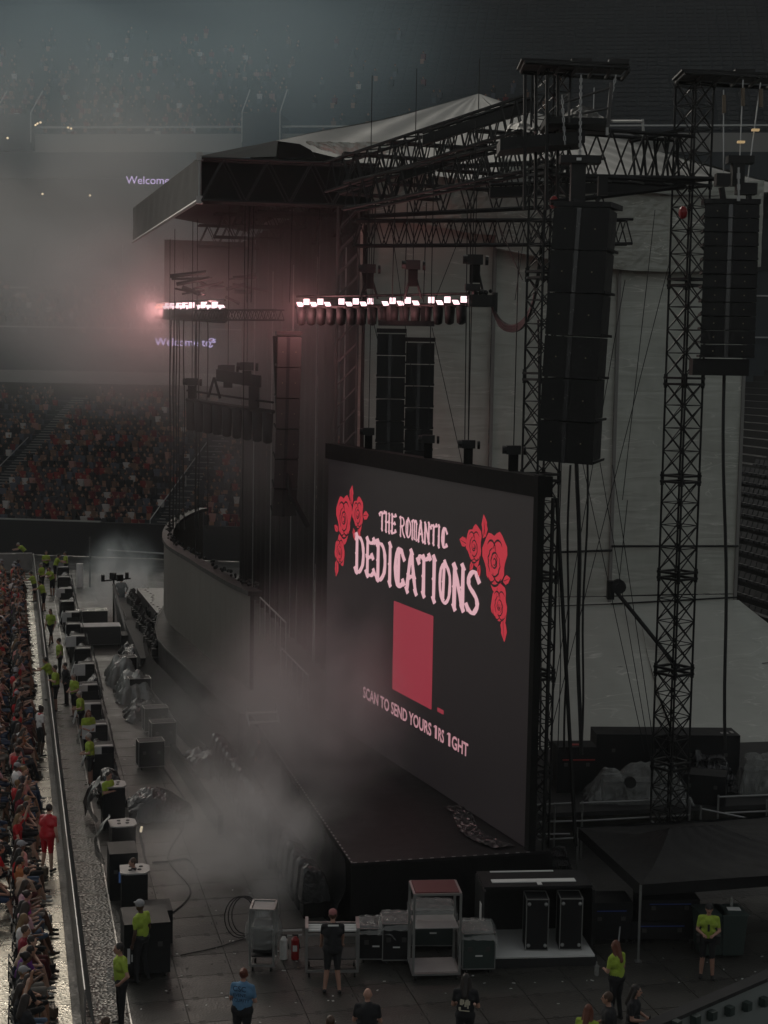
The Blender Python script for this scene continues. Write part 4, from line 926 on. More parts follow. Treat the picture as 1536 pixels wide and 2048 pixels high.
m = MB(); m.beam(atY(428, 755, 55.5), atY(416, 795, 55.5), .05); m.beam(atY(428, 755, 55.5), atY(440, 797, 55.5), .05); m.box(atY(508, 795, 55), (.35, .4, .8)); m.build('leg', M['truss'], ge, True)
# trusses / gear hanging dark between the two far lights
ge = thing('hung_scenery', 'dark bundle of hung trusses above the far glowing pod', 'rigging', atY(400, 570, 60))
m = MB()
for k in range(16): p = atY(random.uniform(330, 480), random.uniform(548, 596), 60); m.beam(p, p + Vector((random.uniform(.5, 1.6), 0, random.uniform(-.3, .3))), random.uniform(.03, .09), 5)
m.build('truss_cluster', M['truss'], ge, True)
lattice(atY(395, 640, 57), atY(560, 640, 54), .35, .4, 'x', ge, rb=.02, r=.03)
# vertical lines, ropes and wires
ln = [(1155, 925, 1160, 1510, 38.5, .055, 'thick black cable hanging from the large line array to the gear'), (1175, 925, 1162, 1500, 38.6, .03, None), (1448, 740, 1452, 1500, 39, .045, 'black cable hanging from the right line array'),
      (1140, 930, 1130, 1500, 39, .03, None), (1120, 925, 1118, 1500, 40, .015, None), (1075, 640, 1080, 1500, 41, .03, None)]
wr = thing('cable_drop', 'bundle of black cables and wires dropping from the large line array', 'cable', atY(1160, 1500, 38.5))
for (x0, y0, x1, y1, Yd, r_, lab) in ln:
    m = MB(); P = []
    for k in range(13):
        f = k / 12; P.append(atY(x0 + (x1 - x0) * f + 2.5 * math.sin(f * 9 + x0), y0 + (y1 - y0) * f, Yd))
    m.tube(P, r_, 5)
    if lab and x0 > 1400: tag(m.build('cable_drop', M['rubber']), lab, 'cable')
    else: m.build('cable', M['rubber'], wr, True)
for k, (x0, y0, x1, y1) in enumerate(((1250, 560, 1090, 1480), (1345, 500, 1100, 1470), (1310, 420, 1245, 1000), (1165, 925, 1290, 1505), (1200, 925, 1300, 1512), (1225, 930, 1310, 1508), (1255, 1000, 1238, 1165), (1050, 460, 1030, 600), (1000, 455, 1045, 560), (785, 470, 845, 900), (864, 655, 925, 930), (690, 400, 760, 700), (925, 460, 870, 600))):
    m = MB(); m.beam(atY(x0, y0, 43), atY(x1, y1, 42), .014, 4)
    tag(m.build('guy_wire', M['truss']), ['long guy wire leaning left across the tarp, its top nearest the large array', 'long guy wire leaning left from beside the right tower', 'short guy wire leaning left from the red bag on the right tower', 'left one of three guy wires leaning right to the gear', 'middle one of three guy wires leaning right to the gear', 'right one of three guy wires leaning right to the gear', 'short guy wire ending at the round cable reel', 'wire before the nearer tower above the lit pod, left leaning', 'wire from the strip corner to the nearer tower', 'wire crossing the black bass stacks', 'wire right of the black bass stacks', 'wire before the side scrim left of the tarp', 'short wire behind the middle pod hoist'][k], 'wire', 'thin guy wires before the grey tarp')
for k, x in enumerate((738, 751, 790, 815, 853, 935, 942, 500, 508, 640, 585)):
    m = MB(); Yd = 47.8 if x > 700 else 53; m.beam(atY(x, 405, Yd), atY(x - 6, 605 if x < 900 else 930, Yd), .022, 4); tag(m.build('hanging_wire', M['truss']), 'thin vertical wire %s, hanging from the roof trusses' % {738: 'left of the left pod hoist', 751: 'right of the left pod hoist', 790: 'between the left and middle pod hoists', 815: 'just left of the middle pod hoist', 853: 'right of the middle pod hoist', 935: 'left of the right pod hoist', 942: 'touching the right pod hoist', 500: 'right of the far pod', 508: 'second to the right of the far pod', 640: 'nearest left of the side scrim edge', 585: 'above the curved grey array'}[x], 'wire', 'vertical wires between roof and pods')
m = MB()
for x in (341, 347, 353, 358, 368, 392, 398, 415):
    P = [atY(x + 1.2 * math.sin(k * .9 + x), 640 + k * 38, 58) for k in range(12)]; m.tube(P, .028 if x != 392 else .045, 4)
tag(m.build('rope_bundle', M['truss']), 'bundle of long thin ropes hanging left of the inner stage', 'rope')
# spool and lamps on the tarp
t = thing('cable_reel', 'black round cable reel hanging on the tarp wall joint', 'reel', atY(1230, 1178, 50))
m = MB(); c = atY(1236, 1172, 50); m.beam(c, c + Vector((0, -.22, 0)), .24, 14); m.beam(c + Vector((0, -.22, 0)), c + Vector((0, -.26, 0)), .12, 10); m.build('drum', M['rubber'], t, True)
m = MB(); m.box(atY(1221, 1180, 50), (.22, .3, .6)); m.build('bracket', M['truss'], t, True)
# ================================================================== GEAR BEHIND THE TOWERS
def box_case(name, label, cat_, p, d, rot, body, edge=True, group=None, wheels=True, latches=True, lidm=None):
    """flight case: body, lid edge, aluminium edges, latches, castors; p = base centre"""
    t = thing(name, label, cat_, p, rot, group); x, y, z = d; w0 = 0.12 if wheels else 0.0
    m = MB(); m.box((0, 0, w0 + (z - w0) / 2), (x, y, z - w0)); m.build('body', body, t)
    if lidm: m = MB(); m.box((0, 0, z + .012), (x * .98, y * .98, .02)); m.build('lid', lidm, t)
    if edge:
        m = MB(); e = .022
        for sx in (-1, 1):
            for sy in (-1, 1): m.box((sx * x / 2, sy * y / 2, w0 + (z - w0) / 2), (e, e, z - w0 + .01))
            for zz in (w0, z): m.box((sx * x / 2, 0, zz), (e, y + e, e)); m.box((0, sx * y / 2, zz), (x + e, e, e))
        m.build('edge_trim', M['alum'], t)
    if latches:
        for s in (-1, 1): m = MB(); m.box((s * x * .28, -y / 2 - .012, z * .62), (.10, .02, .10)); m.build('latch', M['arr'], t)
    if wheels:
        m = MB()
        for sx in (-1, 1):
            for sy in (-1, 1): m.beam((sx * (x / 2 - .1) - .02, sy * (y / 2 - .08), .055), (sx * (x / 2 - .1) + .02, sy * (y / 2 - .08), .055), .055, 8)
        m.build('castor', M['rubber'], t)
    return t
sf = thing('scaffold', 'pipe scaffold platform with rails behind the towers and the tent', 'scaffold', atY(1160, 1720, 41))
m = MB(); a, b = atY(1062, 1640, 46), atY(1600, 1630, 47.5)
m.prism([Vector((3.5, 41.3, 1.0)), Vector((15, 43.6, 1.0)), Vector((14, 50.5, 1.0)), Vector((2.1, 48, 1.0))], (0, 0, .12)); m.build('deck', M['dark'], sf, True)
for (x0, y0, x1, y1, Yd) in ((1062, 1610, 1148, 1606, 41), (1160, 1606, 1370, 1598, 41), (1062, 1644, 1160, 1642, 41), (1160, 1642, 1380, 1630, 41), (1070, 1680, 1300, 1668, 41), (1075, 1668, 1140, 1668, 41), (1400, 1617, 1536, 1645, 41), (1435, 1594, 1540, 1590, 42), (1450, 1626, 1540, 1622, 42), (1440, 1652, 1540, 1649, 42), (1172, 1678, 1205, 1685, 40.9), (1205, 1685, 1300, 1672, 40.9), (1300, 1640, 1380, 1700, 41)):
    m = MB(); m.beam(atY(x0, y0, Yd), atY(x1, y1, Yd), .028, 6); m.build('rail', M['alum'], sf, True)
for (x, y0, Yd) in ((1165, 1602, 41), (1402, 1612, 41), (1437, 1590, 42), (1502, 1650, 41.5), (1534, 1600, 42), (1380, 1598, 41.5), (1110, 1606, 41), (1215, 1660, 41)):
    p = atY(x, y0, Yd); m = MB(); m.beam(p, (p.x, p.y, 0.02), .028, 6); m.build('post', M['alum'], sf, True)
m = MB()
for k in range(3): m.box(atY(1199 + 33 * k, 1678, 40.8), (.11, .02, .11))
m.build('plate', M['white'], sf, True)
def gear(name, label, cat_, p, d, rot, mt):
    return box_case(name, label, cat_, p, d, rot, mt, edge=False, wheels=False)
def seat_on(px, py, Yd): return atY(px, py, Yd)
b1 = gear('equipment_box', 'black equipment box with red labels and a red stripe beside the screen', 'box', Vector((atY(1147, 1560, 44).x, 44, 1.13)), (1.15, .8, 1.35), R(5), M['black'])
m = MB(); m.box((.05, -.415, .98), (.95, .02, .035)); m.box((.0, -.1, 1.358), (.30, .18, .012)); m.build('red_stripe', M['red'], b1)
gear('equipment_box', 'long low black equipment box left of the right tower', 'box', Vector((atY(1262, 1560, 46).x, 46, 1.13)), (2.4, 1.0, 1.3), R(3), M['black'])
c_ = gear('equipment_box', 'long black flight box with stencilled lid right of the right tower', 'box', Vector((atY(1405, 1560, 45).x, 45, 1.13)), (1.9, 1.0, 1.55), R(3), M['black'])
m = MB(); m.box((.55, -.2, 1.558), (.22, .16, .012)); m.box((.8, -.1, 1.558), (.08, .25, .012)); m.build('stencil', M['lidgrey'], c_)
gear('equipment_box', 'black case with a small green tag behind the pipe rails', 'box', Vector((atY(1405, 1600, 43).x, 43, 1.13)), (1.3, .8, .85), R(-15), M['black'])
def covered(label, px, py, Yd, wx, wy, wz, mt, zb=1.12, parts=5):
    """a heap of gear under a plastic sheet: lumpy cloth pinned over boxes"""
    c = atY(px, py, Yd); t = thing('covered_gear', label, 'covered gear', (c.x, c.y, zb))
    bumps = [(random.uniform(-.75, .75), random.uniform(-.6, .6), random.uniform(.72, 1.0), random.uniform(.25, .5)) for _ in range(parts)]
    def f(u, v):
        x, y = (u - .5) * 2, (v - .5) * 2; e = min(1, 3.0 * max(0, 1 - max(abs(x), abs(y))) + .02); h = max([q[2] * math.exp(-(((x - q[0]) / (q[3] * 1.5)) ** 4 + ((y - q[1]) / (q[3] * 1.8)) ** 4)) for q in bumps] + [.62])
        fo = .05 * math.sin(math.atan2(y, x) * 13) * (1 - e); return Vector((x * wx / 2 * (1.0 + fo), y * wy / 2 * (1 + fo), wz * h * e ** .8 + .02))
    m = drape(f, 64, 44, .055, 4.6, (0.2, -.6, 1)); m.build('sheet', mt, t, smooth=False)
    m = MB()
    for q in bumps[:3]: m.box((q[0] * wx * .3, q[1] * wy * .2, wz * .3), (wx * .3, wy * .4, wz * .55))
    m.build('gear', M['rubber'], t)
    return t
cg = covered('big mound of gear under a clear crinkled sheet behind the right tower', 1275, 1600, 43, 3.0, 1.3, 1.05, M['plastic'], parts=7)
m = MB(); m.beam((-.35, -.68, .72), (-.35, -.8, .72), .17, 10); tag(m.build('round_fan', M['rubber'], cg))
covered('dark gear under clear sheet at the right edge above the tent', 1510, 1620, 44, 1.2, 1.0, 1.25, M['plastic'])
covered('black plastic drooping from the long flight box behind the right tower', 1420, 1590, 44.2, 1.5, .9, 1.2, M['bagblack'])
covered('grey crumpled sheet heap on the floor at the foot of the video screen', 1105, 1700, 39.5, 1.1, .8, .75, M['bagblack'], zb=0.02)
# base clutter round the near tower
# ================================================================== FOREGROUND CARTS AND CASES
def frame_cart(name, label, p, d, rot, shelves=(), tubes=0, mt='alum', r=.028):
    t = thing(name, label, 'cart', p, rot); x, y, z = d; w0 = .14
    for sx in (-1, 1):
        for sy in (-1, 1):
            m = MB(); m.box((sx * x / 2, sy * y / 2, w0 + (z - w0) / 2), (.05, .05, z - w0)); m.build('post', M[mt], t)
    for zz in (w0 + .02, z):
        for s in (-1, 1):
            m = MB(); m.box((0, s * y / 2, zz), (x, .045, .05)); m.build('frame_rail', M[mt], t); m = MB(); m.box((s * x / 2, 0, zz), (.045, y, .05)); m.build('frame_rail', M[mt], t)
    for (zz, h, mm) in shelves:
        m = MB(); m.box((0, 0, zz), (x - .06, y - .06, h)); m.build('shelf', M[mm], t)
    for s in (-1, 1):
        for q in (-1, 1):
            m = MB(); m.beam((s * (x / 2 - .06) - .02, q * (y / 2 - .06), .06), (s * (x / 2 - .06) + .02, q * (y / 2 - .06), .06), .06, 8); m.build('castor', M['rubber'], t)
    if tubes:
        for k in range(tubes):
            m = MB(); m.beam((-x / 2 - .02, -y * .38 + k * y * .2, z + .07), (x / 2 + .02, -y * .38 + k * y * .2, z + .07), .035, 8); m.build('tube', M['white'], t)
        m = MB()
        for s in (-1, 1): m.box((s * x / 2, 0, z + .09), (.07, y, .12))
        m.build('tube_rack', M[mt], t)
    return t
M['film'] = mat('thin_film', (0.42, 0.42, 0.40), 0.16, bump=1.0, bscale=5, alpha=0.45, var=.3, spec=.9)
def g0(px, py): v = onz(px, py, 0.01); return v
p = g0(524, 1945); ck = frame_cart('wrapped_cart', 'tall narrow aluminium cart wrapped in clear film, leftmost of the carts', p + Vector((0, .3, 0)), (.52, .6, 1.42), R(-2), ((.35, .03, 'rubber'), (1.0, .03, 'lidgrey'), (1.4, .03, 'lidgrey')))
m = drape(lambda u, v: Vector(((.36 + .06 * math.sin(v * 5)) * math.cos(2 * math.pi * u), (.40 + .05 * math.sin(v * 4)) * math.sin(2 * math.pi * u), .55 + .88 * v)), 28, 12, .035, 5); m.build('film', M['film'], ck)
m = MB(); m.box((0, 0, .72), (.4, .45, .6)); m.build('load', M['rubber'], ck)
p = g0(662, 1955); frame_cart('tube_cart', 'wide aluminium frame cart carrying three white tubes', p + Vector((0, .32, 0)), (1.12, .72, .98), R(3), ((.42, .02, 'dark'),), tubes=3)
p = g0(868, 1962); sh = frame_cart('shelf_cart', 'tall open aluminium shelf cart with dark red top board', p + Vector((0, .42, 0)), (1.02, .86, 1.95), R(6), ((.18, .03, 'lidgrey'), (1.18, .02, 'lidgrey'), (1.975, .03, 'redp')))
m = MB(); m.poly([(-.45, .05, 1.2), (.45, .05, 1.2), (.45, .1, 1.5), (-.45, .1, 1.45)]); m.build('clear_panel', M['film'], sh)
for (px, py, d, lab, rot) in ((750, 1932, (.75, .7, .82), 'black wheeled case with clear film on top, left of two between the carts', 2), (790, 1934, (.62, .7, .95), 'black wheeled case under film right beside the shelf cart', 4), (866, 1930, (1.0, .7, .95), 'wide grey case with two pale latches standing behind the shelf cart', 3), (954, 1950, (.72, .8, .92), 'grey-blue case on a pale frame under film, right of the shelf cart', 5)):
    p = g0(px, py) + Vector((0, .45 if px != 866 else 1.2, 0)); t = box_case('flight_case', lab, 'case', p, d, R(rot), M['bin'] if px in (866, 954) else M['black'], group='wheeled cases along the carts')
    m = MB(); m.box((0, -d[1] / 2 - .012, .42), (.16, .015, .03)); m.build('label_plate', M['white'], t)
    c = tag(drape(lambda u, v: p + Vector(((u - .5) * (d[0] + .16), (v - .5) * (d[1] + .12), d[2] + .04 - .28 * max(0, abs(u - .5) - .40) * 10 * .5 - .35 * max(0, .12 - v) * 4)), 18, 14, .03, 6, (0, 0, 1)).build('plastic_film', M['film'], None), 'clear film draped over the ' + {750: 'left black case between carts', 790: 'right black case between carts', 866: 'wide grey case behind the shelf cart', 954: 'grey-blue case right of the shelf cart'}[px], 'film')
for (px, lab, mt) in ((589, 'small red fire extinguisher on the floor between the first carts', 'red'), (566, 'small white fire extinguisher beside the red one', 'white')):
    p = g0(px, 1925) + Vector((0, .2, 0)); t = thing('fire_extinguisher', lab, 'fire extinguisher', p)
    m = MB(); m.beam((0, 0, .01), (0, 0, .46), .09, 12); m.beam((0, 0, .46), (0, 0, .53), .09, 12, .03); m.build('cylinder', M[mt], t, smooth=False)
    m = MB(); m.box((0, 0, .56), (.14, .03, .03)); m.beam((.05, 0, .55), (.11, -.02, .25), .012, 5); m.build('valve', M['rubber'], t)
    m = MB(); m.box((0, -.092, .28), (.1, .006, .14)); m.build('label', M['white'], t)
m = MB(); m.beam(atY(558, 1862, 34.6), atY(604, 1860, 34.6), .03); m.beam(atY(558, 1872, 34.6), atY(604, 1870, 34.6), .02); tag(m.build('pipe', M['alum']), 'pale pipe lying between the wrapped cart and the tube cart', 'pipe')
# cables coiled left of the first cart
m = MB()
for k in range(3):
    c = g0(472 + 5 * k, 1905) + Vector((0, .9, 0)); m.tube([c + Vector(((.36 - .02 * k) * math.cos(t / 3), .07 * k + .1 * math.sin(t / 3), .50 + (.46 - .02 * k) * math.sin(t / 3))) for t in range(20)], .014, 5)
tag(m.build('cable_coil', M['rubber']), 'hanging loops of black cable left of the wrapped cart', 'cable')
# big open black crate with white floor
t = thing('open_crate', 'large open black crate with white floor and white top strips', 'crate', g0(1085, 1935), R(6))
base = t.location; X, Y_, Z = 2.5, 1.75, 1.35
m = MB(); m.box((0, Y_ / 2 + .02, .10), (X, Y_, .20)); m.build('pallet', M['dark'], t)
m = MB(); m.box((0, Y_ / 2 + .0, .225), (X - .1, Y_ - .1, .045)); m.box((-.6, .0 + .4, .252), (1.1, .8, .006)); m.build('floor_board', M['white'], t)
m = MB(); m.box((0, Y_, .25 + Z / 2), (X, .05, Z)); m.build('back_wall', M['black'], t)
for s in (-1, 1): m = MB(); m.box((s * (X / 2), Y_ / 2 + .25, .25 + Z / 2), (.05, Y_ - .5, Z)); m.build('side_wall', M['black'], t)
m = MB(); m.box((0, Y_ - .55, .27 + Z), (X, 1.1, .06)); m.build('roof_board', M['black'], t)
m = MB(); m.box((-.05, Y_ - .75, .315 + Z), (X - .55, .2, .02)); m.box((.05, Y_ - .93, .315 + Z), (.1, .2, .02)); m.box((-.2, Y_ - .1, .315 + Z), (X - 1.0, .05, .02)); m.build('white_strip', M['white'], t)
m = MB(); m.box((-X / 2 - .03, .9, 1.0), (.01, .24, .4)); m.build('paper_notice', M['white'], t)
for k, (dx, lab) in enumerate(((-.12, 'left black flight case standing upright in the open crate'), (.66, 'right black flight case standing upright in the open crate'))):
    c = base + Vector((dx * math.cos(R(6)) + .0, .62 + dx * math.sin(R(6)), .26)); f = thing('flight_case', lab, 'case', c, R(2), 'upright cases in the crate')
    m = MB(); m.box((0, 0, .60), (.50, .55, 1.18)); m.build('body', M['black'], f)
    m = MB(); e = .022
    for sx in (-1, 1):
        for sy in (-1, 1): m.box((sx * .25, sy * .275, .6), (e, e, 1.2))
        for zz in (.01, 1.19): m.box((sx * .25, 0, zz), (e, .56, e)); m.box((0, sx * .275, zz), (.5, e, e))
    m.build('edge_trim', M['alum'], f)
    for sx in (-1, 1):
        for zz in (.12, 1.08): m = MB(); m.ball((sx * .19, -.285, zz), .045, 8, 6); m.build('corner_ball', M['alum'], f)
# ---------------- canopy tent
def T_(px, py, Y): return atY(px, py, Y)
tn = thing('canopy_tent', 'black pop-up canopy tent in the lower right', 'tent', Vector((8.2, 36.5, 0)))
fl_, bl_ = Vector((5.95, 33.75, 1.80)), Vector((5.05, 37.9, 1.84)); fr_, br2 = Vector((11.6, 35.2, 1.8)), Vector((10.7, 39.3, 1.84))
pk = [atY(1340, 1656, 36.3), atY(1432, 1650, 36.7)]
def canopy(p, q, r, s_):
    def f(u, v):
        lo = p * (1 - u) + q * u; hi = s_ * (1 - u) + r * u; a = lo * (1 - v) + hi * v; return a + Vector((0, 0, -.16 * math.sin(math.pi * v) - .05 * math.sin(math.pi * u) * (1 - v) + .012 * math.sin(u * 31 + v * 17)))
    m = MB(); m.grid(f, 22, 14); return m.build('canopy_panel', M['drape2'], tn, True, smooth=True)
M['drape2'] = mat('canopy_cloth', (0.006, 0.006, 0.0065), 0.6, bump=0.25, bscale=3, spec=.25)
canopy(fl_, fr_, pk[1], pk[0]); canopy(bl_, fl_, pk[0], pk[0]); canopy(fr_, br2, pk[1], pk[1]); canopy(br2, bl_, pk[0], pk[1])
for (p, q) in ((fl_, fr_), (bl_, fl_), (fr_, br2), (br2, bl_)):
    m = drape(lambda u, v: p * (1 - u) + q * u + Vector((0, 0, .01 - .27 * v)), 26, 3, .02, 3, (0, -1, 0)); m.build('valance', M['drape2'], tn, True, smooth=True)
for p in (fl_, bl_, fr_, br2): m = MB(); m.beam((p.x, p.y, 0.02), p, .03, 6); m.box((p.x, p.y, .02), (.15, .15, .02)); m.build('leg', M['alum'], tn, True)
# gear under the tent
for (px, py, d, lab, rot, mt) in ((1226, 1905, (1.0, .8, 1.0), 'black case with a printed number under the left side of the tent', 5, 'black'), (1330, 1908, (1.5, .8, .55), 'low wide black case with blue stripe under the tent', 4, 'black'), (1345, 1895, (1.4, .8, .5), 'black case stacked on the low wide case under the tent', 4, 'black')):
    z = .57 if px == 1345 else 0; p = g0(px, 1908) + Vector((0, 1.0, z)); t = box_case('flight_case', lab, 'case', p, d, R(rot), M[mt], edge=False, wheels=z == 0, group='cases under the tent')
    m = MB(); m.box((0, -d[1] / 2 - .01, d[2] * .8), (d[0] * .7, .01, .02)); m.build('blue_stripe', M['blue'], t)
tx = text_mesh('5101', .16); o = link('stencil_number', tx, None, loc=g0(1226, 1905) + Vector((-.15, .585, .55))); o.rotation_euler = (R(90), 0, R(5)); tx.materials.append(M['lidgrey'])
for ob in bpy.data.objects:
    if ob.name.startswith('flight_case') and ob.get('label', '').startswith('black case with a printed'): o.parent = ob; o.matrix_parent_inverse = Matrix.LocRotScale(ob.location, ob.rotation_euler, None).inverted()
for k, (px, lab) in enumerate(((1425, 'dark green wheeled bin behind the woman in yellow-green, left one'), (1467, 'dark green wheeled bin with papers on its lid beside the tent edge'))):
    p = g0(px, 1925) + Vector((0, .5, 0)); t = thing('wheeled_bin', lab, 'bin', p, R(8), 'bins under the tent')
    m = MB(); m.add([(-.24, -.28, .08), (.24, -.28, .08), (.24, .28, .08), (-.24, .28, .08), (-.29, -.34, 1.0), (.29, -.34, 1.0), (.29, .34, 1.0), (-.29, .34, 1.0)], [(0, 3, 2, 1), (4, 5, 6, 7), (0, 1, 5, 4), (1, 2, 6, 5), (2, 3, 7, 6), (3, 0, 4, 7)]); m.build('body', M['bin'], t)
    m = MB(); m.box((0, 0, 1.035), (.62, .74, .05)); m.build('lid', M['bin'], t)
    m = MB(); m.beam((-.28, .28, .1), (.28, .28, .1), .1, 10); m.build('axle_wheel', M['rubber'], t)
m = MB(); m.box(g0(1472, 1922) + Vector((0, .42, 1.075)), (.3, .2, .012)); tag(m.build('paper_sheet', M['white']), 'white papers lying on the bin lid', 'paper')
m = MB(); q = g0(1470, 1922) + Vector((0, .55, 1.08)); m.beam(q, q + Vector((0, 0, .2)), .035, 8); m.beam(q + Vector((0, 0, .2)), q + Vector((0, 0, .25)), .015, 6); tag(m.build('bottle', M['plastic']), 'clear bottle standing on the bin lid', 'bottle')
m = MB(); q = g0(1193, 1950); m.beam(q, q + Vector((0, 0, .22)), .05, 8); m.beam(q + Vector((0, 0, .22)), q + Vector((0, 0, .3)), .02, 6); tag(m.build('bottle', M['film']), 'clear water bottle on the floor right of the open crate', 'bottle')
m = MB(); m.beam(atY(1243, 1825, 35), atY(1237, 1885, 34.6), .02); m.beam(atY(1200, 1790, 36), atY(1215, 1822, 36), .02); tag(m.build('pole', M['alum']), 'thin pale poles leaning at the left side of the tent', 'pole')
# ---------------- wall with floodlights, lower right corner
wq, wr_ = onz(1328, 2050, 1.15), onz(1600, 1932, 1.15); wd = (wr_ - wq).normalized(); wn = Vector((wd.y, -wd.x, 0))
bw = thing('barrier_wall', 'grey-green wall with dark floodlights in the bottom right corner', 'wall', (wq.x, wq.y, 0))
q0 = wq - wd * 1.5
m = MB(); m.prism([Vector((q0.x, q0.y, 0.02)), Vector((wr_.x, wr_.y, .02)), Vector((wr_.x, wr_.y, .02)) - wn * -.18 * -1, Vector((q0.x, q0.y, .02)) - wn * -.18 * -1], (0, 0, 1.1)); m.build('wall_face', M['wall'], bw, True)
m = MB(); m.prism([q0 + Vector((0, 0, -.02)) + wn * .03, wr_ + Vector((0, 0, -.02)) + wn * .03, wr_ - wn * .25 + Vector((0, 0, -.02)), q0 - wn * .25 + Vector((0, 0, -.02))], (0, 0, .08)); m.build('coping', M['dark'], bw, True)
for (px, py) in ((1383, 2036), (1416, 2027), (1451, 2018), (1486, 2009), (1520, 2000), (1345, 2046)):
    d = ray(px, py); d2 = Vector((d.x, d.y, 0)); t_ = (wq - EYE).dot(wn) / d2.dot(wn); c = EYE + d * t_ + wn * .1
    m = MB(); m.box(c, (.15, .14, .17), math.atan2(wd.y, wd.x)); m.box(c + Vector((0, 0, -.1)) - wn * .05, (.06, .06, .06)); m.build('floodlight', M['bin'], bw, True)

def ordinal(n):
    if 10 < n % 100 < 14: return '%dth' % n
    return '%d%s' % (n, {1: 'st', 2: 'nd', 3: 'rd'}.get(n % 10, 'th'))
# ================================================================== BARRICADE AND FRONT ROW OF BOXES
M['mesh'] = mat('perforated_metal', (0.22, 0.21, 0.20), 0.45, 0.5, bump=.5, bscale=60)
bq = thing('crowd_barrier', 'aluminium crowd barrier section with sloping braces', 'barrier', W(-6.6, -5, 0), ANG, 'crowd barrier sections')
SG = 1.2
m = MB(); m.box((.18, SG / 2, .55), (.03, SG - .03, 1.06)); m.build('face_panel', M['mesh'], bq)
m = MB(); m.beam((.18, .01, 1.12), (.18, SG - .01, 1.12), .02, 8); m.build('top_rail', M['alum'], bq)
m = MB(); m.box((.66, SG / 2, .055), (.92, SG - .03, .02)); m.build('foot_plate', M['plate2'], bq)
brc = MB(); brc.box((0, 0, 0), (.025, .035, 1.05), 0, ('Y', -.20)); brm = brc.mesh('brace', M['alum'])
for k in range(3): link('brace', brm, bq, loc=(.30, .2 + k * .4, .56))
m = MB(); m.box((1.13, SG / 2, .075), (.03, SG - .05, .03)); m.build('edge_lip', M['alum'], bq)
for j in range(1, 58):
    copy_tree(bq, W(-6.6, -5 + j * SG, 0), ANG)
for j, o in enumerate([o for o in bpy.data.objects if o.name.startswith('crowd_barrier')]):
    o['label'] = 'aluminium crowd barrier section, %s from the bottom edge of the photo' % ordinal(j + 1)
# barrier across the far end
fe = thing('crowd_barrier', 'far end barrier standing square to the long barrier line', 'barrier', W(-6.5, 64.6, 0), ANG + R(90))
m = MB(); m.box((.18, 1.2, .55), (.03, 2.4, 1.06)); m.build('face_panel', M['mesh'], fe); m = MB(); m.beam((.18, 0, 1.12), (.18, 2.4, 1.12), .028, 8); m.build('top_rail', M['alum'], fe)
bxs = [(-4.95, 1.7), (-4.97, 5.5), (-4.97, 9.3), (-4.97, 14.4), (-5.0, 17.4), (-5.0, 20.6), (-4.95, 23.9), (-4.85, 28.0), (-4.84, 31.4), (-4.95, 34.4), (-5.0, 37.6), (-4.9, 41.0), (-5.05, 44.5), (-4.95, 49.0), (-4.9, 53.5), (-4.8, 57.7)]
ordn = ['first', 'second', 'third', 'fourth', 'fifth', 'sixth', 'seventh', 'eighth', 'ninth', 'tenth', 'eleventh', 'twelfth', 'thirteenth', 'fourteenth', 'fifteenth', 'sixteenth']
cup = MB(); cup.beam((0, 0, 0), (0, 0, .05), .05, 8)
cup_me = cup.mesh('cup_recess', M['rubber'])
for k, (a, b) in enumerate(bxs):
    near = k < 3; t = thing('front_fill_speaker', ('tall black speaker box with rounded lid' if near else 'black speaker box with pale lid strip') + ', %s of the barrier row from the camera' % ordn[k], 'loudspeaker', W(a, b, 0), ANG + random.uniform(-.06, .06), 'front fill boxes along the barrier')
    m = MB(); w_, d_, h_ = (.62, .72, 1.22) if near else (.66, .8, 1.15); m.box((0, 0, h_ / 2 + .01), (w_, d_, h_)); m.build('cabinet', M['black'], t)
    m = MB()
    if near:
        m.prism([(-.34, -.30, h_ + .02), (-.2, -.38, h_ + .02), (.25, -.38, h_ + .02), (.36, -.2, h_ + .02), (.36, .22, h_ + .02), (.2, .36, h_ + .02), (-.34, .3, h_ + .02)], (0, 0, .035)); m.build('lid', M['lidgrey'], t)
        for (x, y) in ((-.1, -.12), (.12, -.1), (-.08, .14), (.16, .12)): link('cup_recess', cup_me, t, loc=(x, y, h_ + .02))
    else:
        m.box((.02, -.27, h_ + .03), (.55, .2, .03)); m.build('lid_strip', M['lidgrey'], t)
        m = MB(); m.box((0, -.41, .55), (w_ * .86, .02, h_ * .7)); m.build('grille', M['rubber'], t)
        m = MB(); m.box((-.34, .05, h_ * .6), (.02, .5, h_ * .6)); m.build('side_flap', M['towel'] if k % 3 == 1 else M['rubber'], t)
        for q in range(3): m = MB(); m.box((.345, -.25 + .2 * q, .85), (.012, .09, .18)); m.build('port', M['lidgrey'], t)
for k in range(3, 14):                                        # towels and sheets hanging on the guards' side of the boxes
    a, b = bxs[k]
    if k % 2 or k < 8:
        m = drape(lambda u, v: W(a - .40 - .22 * v - .05, b - .3 + .45 * u, 1.22 - .75 * v), 8, 10, .04, 5, (-1, 0, .3)); m.build
        tag(m.build('sheet', M['towel'] if k % 2 else M['milky']), 'pale %s hanging on the guards\' side of the %s speaker box' % ('towel' if k % 2 else 'plastic sheet', ordn[k]), 'cloth')
        # black-and-white printed flap
        t = thing('printed_bag', 'white bag with black print on the left flank of the %s speaker box' % ordn[k], 'bag', W(a - .28, b - .36, .95), ANG)
        m = MB(); m.box((0, 0, 0), (.44, .12, .46)); m.build('bag_body', M['towel'], t); m = MB()
        for q in range(5): m.box((random.uniform(-.12, .12), -.055, random.uniform(-.14, .14)), (random.uniform(.03, .1), .006, random.uniform(.03, .07)))
        m.build('print', M['rubber'], t)
